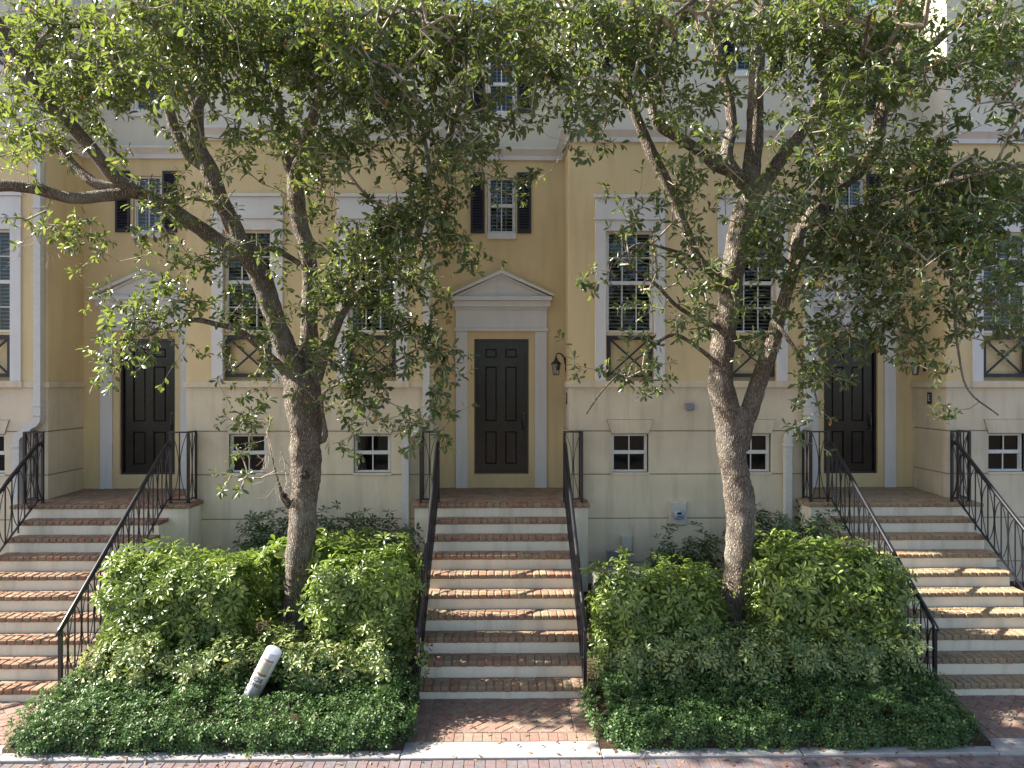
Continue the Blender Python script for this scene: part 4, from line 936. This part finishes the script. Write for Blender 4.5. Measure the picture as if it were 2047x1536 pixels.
def make_tree(name, label, limbs, clumps, big, offclumps, knots=(), bare=(), seed=0, leafn=9):
    rg = np.random.default_rng(seed)
    T = empty(name, tuple(W(limbs[0][1][0], limbs[0][1][1], limbs[0][1][2]))); tag(T, label, 'tree', 'oak trees in the planting beds')
    off = Vector(T.location)
    def L_(o):
        o.location = -off; return o
    m = MB(); nodes = []; rads = []; par = []
    for li, px in enumerate(limbs):
        pts = catmull(limb(px), .05 if li == 0 else .06)
        for i in range(1, len(pts)-1):
            j = Vector((pts[i][0], pts[i][1], pts[i][2])); a = pts[i][3]*.12
            pts[i][0] += noise.noise(j*3)*a; pts[i][1] += noise.noise(j*3+Vector((5, 0, 0)))*a
        big_r = max(p[3] for p in pts)
        n = 32 if big_r > .12 else (18 if big_r > .05 else 8)
        m.tube([p[:3] for p in pts], [max(.003, p[3]*.94) for p in pts], n, rough=.10 if big_r > .05 else .12)
        prev = -1
        for i, p in enumerate(pts):
            if i % 2 == 0 and li > 0: nodes.append(p[:3]); rads.append(p[3]); par.append(-1)
    for (u, v, D, r) in knots:
        c = W(u, v, D); 
        for q in range(2): m.lathe([(r*.9, -.02), (r, .03), (r*.8, .05), (r*.45, .035), (r*.3, .01)], (c.x, c.y+.02, c.z), 14, 'y')
    L_(m.build('trunk', M['bark'], T, True))
    # grow twigs
    cl = np.array(clumps+offclumps); nin = len(clumps)
    base = np.array(nodes); 
    dist = np.array([np.min(np.sum((base-c[:3])**2, 1)) for c in cl]); order = np.argsort(dist)
    cap = len(nodes)+len(cl)*8; Nd = np.zeros((cap, 3)); Nd[:len(nodes)] = base; cnt = len(nodes); nb0 = cnt
    P = np.full(cap, -1, int); Wt = np.zeros(cap); ends = []
    for ci in order:
        c = cl[ci, :3]; d2 = np.sum((Nd[:cnt]-c)**2, 1); k = int(np.argmin(d2)); dd = math.sqrt(d2[k])
        if dd > .85 and ci < nin: continue
        ns = max(1, int(dd/.16)); last = k; a = Nd[k].copy()
        sag = np.array([0, 0, -.10*dd]) + rg.normal(size=3)*.06*dd
        for s in range(1, ns+1):
            t = s/ns; q = a+(c-a)*t+sag*math.sin(math.pi*t)+(rg.normal(size=3)*.014 if s < ns else 0)
            Nd[cnt] = q; P[cnt] = last; last = cnt; cnt += 1
        Wt[last] += 1; ends.append((ci, last))
    for i in range(cnt-1, nb0-1, -1):
        if P[i] >= 0: Wt[P[i]] += Wt[i]
    idx = np.arange(nb0, cnt); r = .0024*np.maximum(Wt, 1)**.42
    A = Nd[P[idx]]; B = Nd[idx]; rb = r[idx]; ra = np.where(P[idx] >= nb0, r[np.maximum(P[idx], 0)], rb*1.15)
    A2 = [A]; B2 = [B]; ra2 = [ra]; rb2 = [rb]
    for tw in bare:                       # leafless dead twigs
        p0 = W(*tw[:3]); q = np.array(p0); dr = np.array([rg.normal()*.5, rg.normal()*.3, -1.0]); stack = [(q, dr, .008, 5)]
        while stack:
            q, dr, rr, dep = stack.pop(); dr = dr/np.linalg.norm(dr); e = q+dr*rg.uniform(.08, .2)
            A2.append(q[None]); B2.append(e[None]); ra2.append(np.array([rr])); rb2.append(np.array([rr*.8]))
            if dep > 0:
                for _ in range(rg.integers(1, 4)): stack.append((e, dr+rg.normal(size=3)*.55, rr*.75, dep-1))
    L_(twig_object('twigs', M['twig'], np.concatenate(A2), np.concatenate(B2), np.concatenate(ra2), np.concatenate(rb2), T))
    # leaves
    for part, sel in (('foliage', [e for e in ends if e[0] < nin]), ('foliage', [e for e in ends if e[0] >= nin])):
        if not sel: continue
        hi = sel[0][0] < nin
        E_ = np.array([Nd[e[1]] for e in sel]); S_ = np.array([Nd[P[e[1]]] for e in sel]); size = cl[[e[0] for e in sel], 3]; n = len(sel)
        dirn = unit(E_-S_+rg.normal(size=(n, 3))*.03); ref = unit(rg.normal(size=(n, 3))); s = unit(np.cross(dirn, ref)); t2 = np.cross(dirn, s); cr = rg.random(n)
        PP = []; DD = []; NN = []; LL = []; RR = []
        for k in range(leafn):
            keep = rg.random(n) < (.92 if k < 6 else .6)
            ph = k*2.4+rg.random(n)*.8; back = (rg.random(n)**1.3)*.15*(1 if k > 2 else .15)
            sp = np.radians(np.where(back < .02, 45, 68)+rg.normal(size=n)*14)
            rad = s*np.cos(ph)[:, None]+t2*np.sin(ph)[:, None]; dd = dirn*np.cos(sp)[:, None]+rad*np.sin(sp)[:, None]
            dd[:, 2] -= .12; nn = dirn*.8+np.array([0, 0, .8])+rg.normal(size=(n, 3))*.35
            ln = .092*size*(.6+.65*rg.random(n)); rn = np.clip(cr*.62+rg.random(n)*.40, 0, 1)
            rn = np.where(rg.random(n) < .012, 1, np.minimum(rn, .96)); pp = E_-dirn*back[:, None]+dd*.006
            PP.append(pp[keep]); DD.append(dd[keep]); NN.append(nn[keep]); LL.append(ln[keep]); RR.append(rn[keep])
        PP, DD, NN, LL, RR = [np.concatenate(q) for q in (PP, DD, NN, LL, RR)]
        wd = LL*(.33+.14*rg.random(len(LL)))
        L_(leaf_object(part, M['oakleaf'], PP, DD, NN, LL, wd, RR, T, hi=hi))
    print(name, 'clumps', len(cl), 'twig nodes', cnt)
    return T

LIMBPX = []
for px in LEFT+RIGHT:
    for a, b in zip(px[:-1], px[1:]):
        if (a[3]+b[3])/2 > 20:
            for k in range(5): t = k/5; LIMBPX.append([a[i]+(b[i]-a[i])*t for i in range(4)])
LIMBPX = np.array(LIMBPX)
def clear_front(u, v, D):
    d = np.hypot(LIMBPX[:, 0]-u, LIMBPX[:, 1]-v)-LIMBPX[:, 3]*.5; k = int(np.argmin(d))
    return d[k] < 6 and D < LIMBPX[k, 2]
# leaf clumps seen in the photo, placed in the crowns' volume
cL, cR = [], []
rg = np.random.default_rng(3)
for r in range(G.shape[0]):
    for c in range(32):
        lam = LAM[int(G[r, c])]
        for _ in range(rg.poisson(lam*((6.6 if r < 3 else 5.2) if r < 7 else 5.2)*(.8 if c > 23 else 1))):
            u0 = (c+rg.random())*64; v0 = (r+rg.random())*64
            dn = .5+.9*noise.noise(Vector((u0/230, v0/230, 0)))
            if v0 < 330: D0, D1 = 6.4, 9.1
            elif u0 > 1530: D0, D1 = (6.8, 8.9) if v0 < 620 else (7.5, 8.9)
            elif v0 < 520: D0, D1 = 7.7, 8.85
            else: D0, D1 = 8.2, 9.15
            Dc = D0+(D1-D0)*np.clip(.45*dn+.5*rg.random()+.08, 0, 1)
            if v0 < 420 and rg.random() < .12: Dc = rg.uniform(9.5, 10.6)
            pc = W(u0, v0, Dc)
            for _k in range(rg.integers(3, 9)):
                off = rg.normal(size=3)*np.array([.13, .10, .11]); p = pc+Vector(off)
                Dp = p.y-CAMY; up_, vp_ = 1003+F*p.x/Dp, 768-(p.z-CAMZ)*F/Dp
                if Dp > 9.1 and p.z < 8.2 and rg.random() < .8: continue
                if clear_front(up_, vp_, Dp) and rg.random() < .42: continue
                left = u0 < 1060 if _k else u0 < 1060+60*rg.normal()
                (cL if left else cR).append((p.x, p.y, p.z, rg.uniform(.8, 1.25)))
def offcrown(cx, n, seed, keepx=None):
    rg = np.random.default_rng(seed); out = []
    while len(out) < n:
        d = rg.normal(size=3); d /= np.linalg.norm(d); rr = rg.random()**.45
        p = np.array([cx, -5.3, 9.0])+d*rr*np.array([3.7, 2.9, 3.0])  # crown out of view, shifted over the road to block sun
        if p[2] < 5.0: continue
        D = (p[1]-CAMY); xc = p[0]
        u = 1003+F*xc/D; v = 768-(p[2]-CAMZ)*F/D
        if -15 < u < 2062 and -15 < v < 1551: continue
        if p[1] > -2.3: continue
        if noise.noise(Vector(p)*.9) < -.18: continue
        out.append((*p, rg.uniform(.9, 1.3)))
    return out
tl = make_tree('oak_tree', 'left live oak with spreading limbs in front of the left townhouse', LEFT, cL, None, offcrown(-3.2, 1500, 31), knots=((610, 950, 9.33, .055), (568, 992, 9.36, .035)), bare=((95, 420, 8.6), (80, 440, 8.6), (60, 30, 8.3), (20, 120, 8.2), (90, 200, 8.4), (560, 900, 9.2), (540, 830, 9.2), (470, 380, 9.3), (400, 370, 9.3), (35, 60, 8.0), (70, 470, 8.6)), seed=41)
tr = make_tree('oak_tree', 'right live oak with forked trunk in front of the middle townhouse bay', RIGHT, cR, None, offcrown(3.3, 1500, 32), seed=42)
#--NEIGHBOUR
for i, (src, x, y, lab) in enumerate(((tl, -12, -25, 'unseen oak added across the street, farthest left, to darken window reflections'), (tr, -4, -26, 'unseen oak added across the street facing the left planting bed'),
        (tl, 5.5, -25, 'unseen oak added across the street facing the right planting bed'), (tr, 14, -26, 'unseen oak added across the street, farthest right'))):
    o = copy_tree(src); o.location = (x, y, 0); o.rotation_euler = (0, 0, 2.6+i); tag(o, lab, 'tree', 'unseen oaks added to darken the window reflections')  # unseen copies added so the panes reflect something dark

# ------------------------------------------------------------------ fallen leaves
rg = np.random.default_rng(77); n = 420
px = rg.uniform(-5.6, 5.6, n); py = rg.uniform(-4.55, -3.0, n); bed = (np.abs(px) > 1.05) & (np.abs(px) < 5.1)
py = np.where(bed & (rg.random(n) < .6), rg.uniform(-4.5, -4.17, n), py); pz = np.where(bed & (py > -4.17), [soil_z(y)+.03 for y in py], .008); pz = np.where(py < -4.31, -.012, pz+.008)
d = np.stack([rg.normal(size=n), rg.normal(size=n), rg.normal(size=n)*.1], 1)
fl = leaf_object('fallen_leaves', M['dryleaf'], np.stack([px, py, pz], 1), d, np.tile([[0, 0, 1.]], (n, 1))+rg.normal(size=(n, 3))*.2, rg.uniform(.035, .075, n), rg.uniform(.016, .028, n), rg.random(n), hi=True, curl=.6)
sx_ = rg.uniform(-1, 1, 46); ck = rg.integers(-1, 2, 46)*P_; kk = rg.integers(0, 10, 46)
sy = np.where(kk == 0, rg.uniform(-.45, .8, 46), LANDY-STEP_D*kk+rg.uniform(.12, .26, 46)); sz = np.where(kk == 0, LANDZ+.0315*(sy+.51)+.008, LANDZ-STEP_H*kk+.02)
f2 = leaf_object('fallen_leaves', M['dryleaf'], np.stack([sx_+ck, sy, sz], 1), rg.normal(size=(46, 3))*np.array([1, 1, .05]), np.tile([[0, 0, 1.]], (46, 1))+rg.normal(size=(46, 3))*.2, rg.uniform(.04, .07, 46), rg.uniform(.016, .028, 46), rg.random(46), curl=.6)
tag(f2, 'dry leaves caught on the brick treads and landings', 'fallen leaves', kind='stuff')
tag(fl, 'dry brown leaves scattered on the walk, kerb and street', 'fallen leaves', kind='stuff')
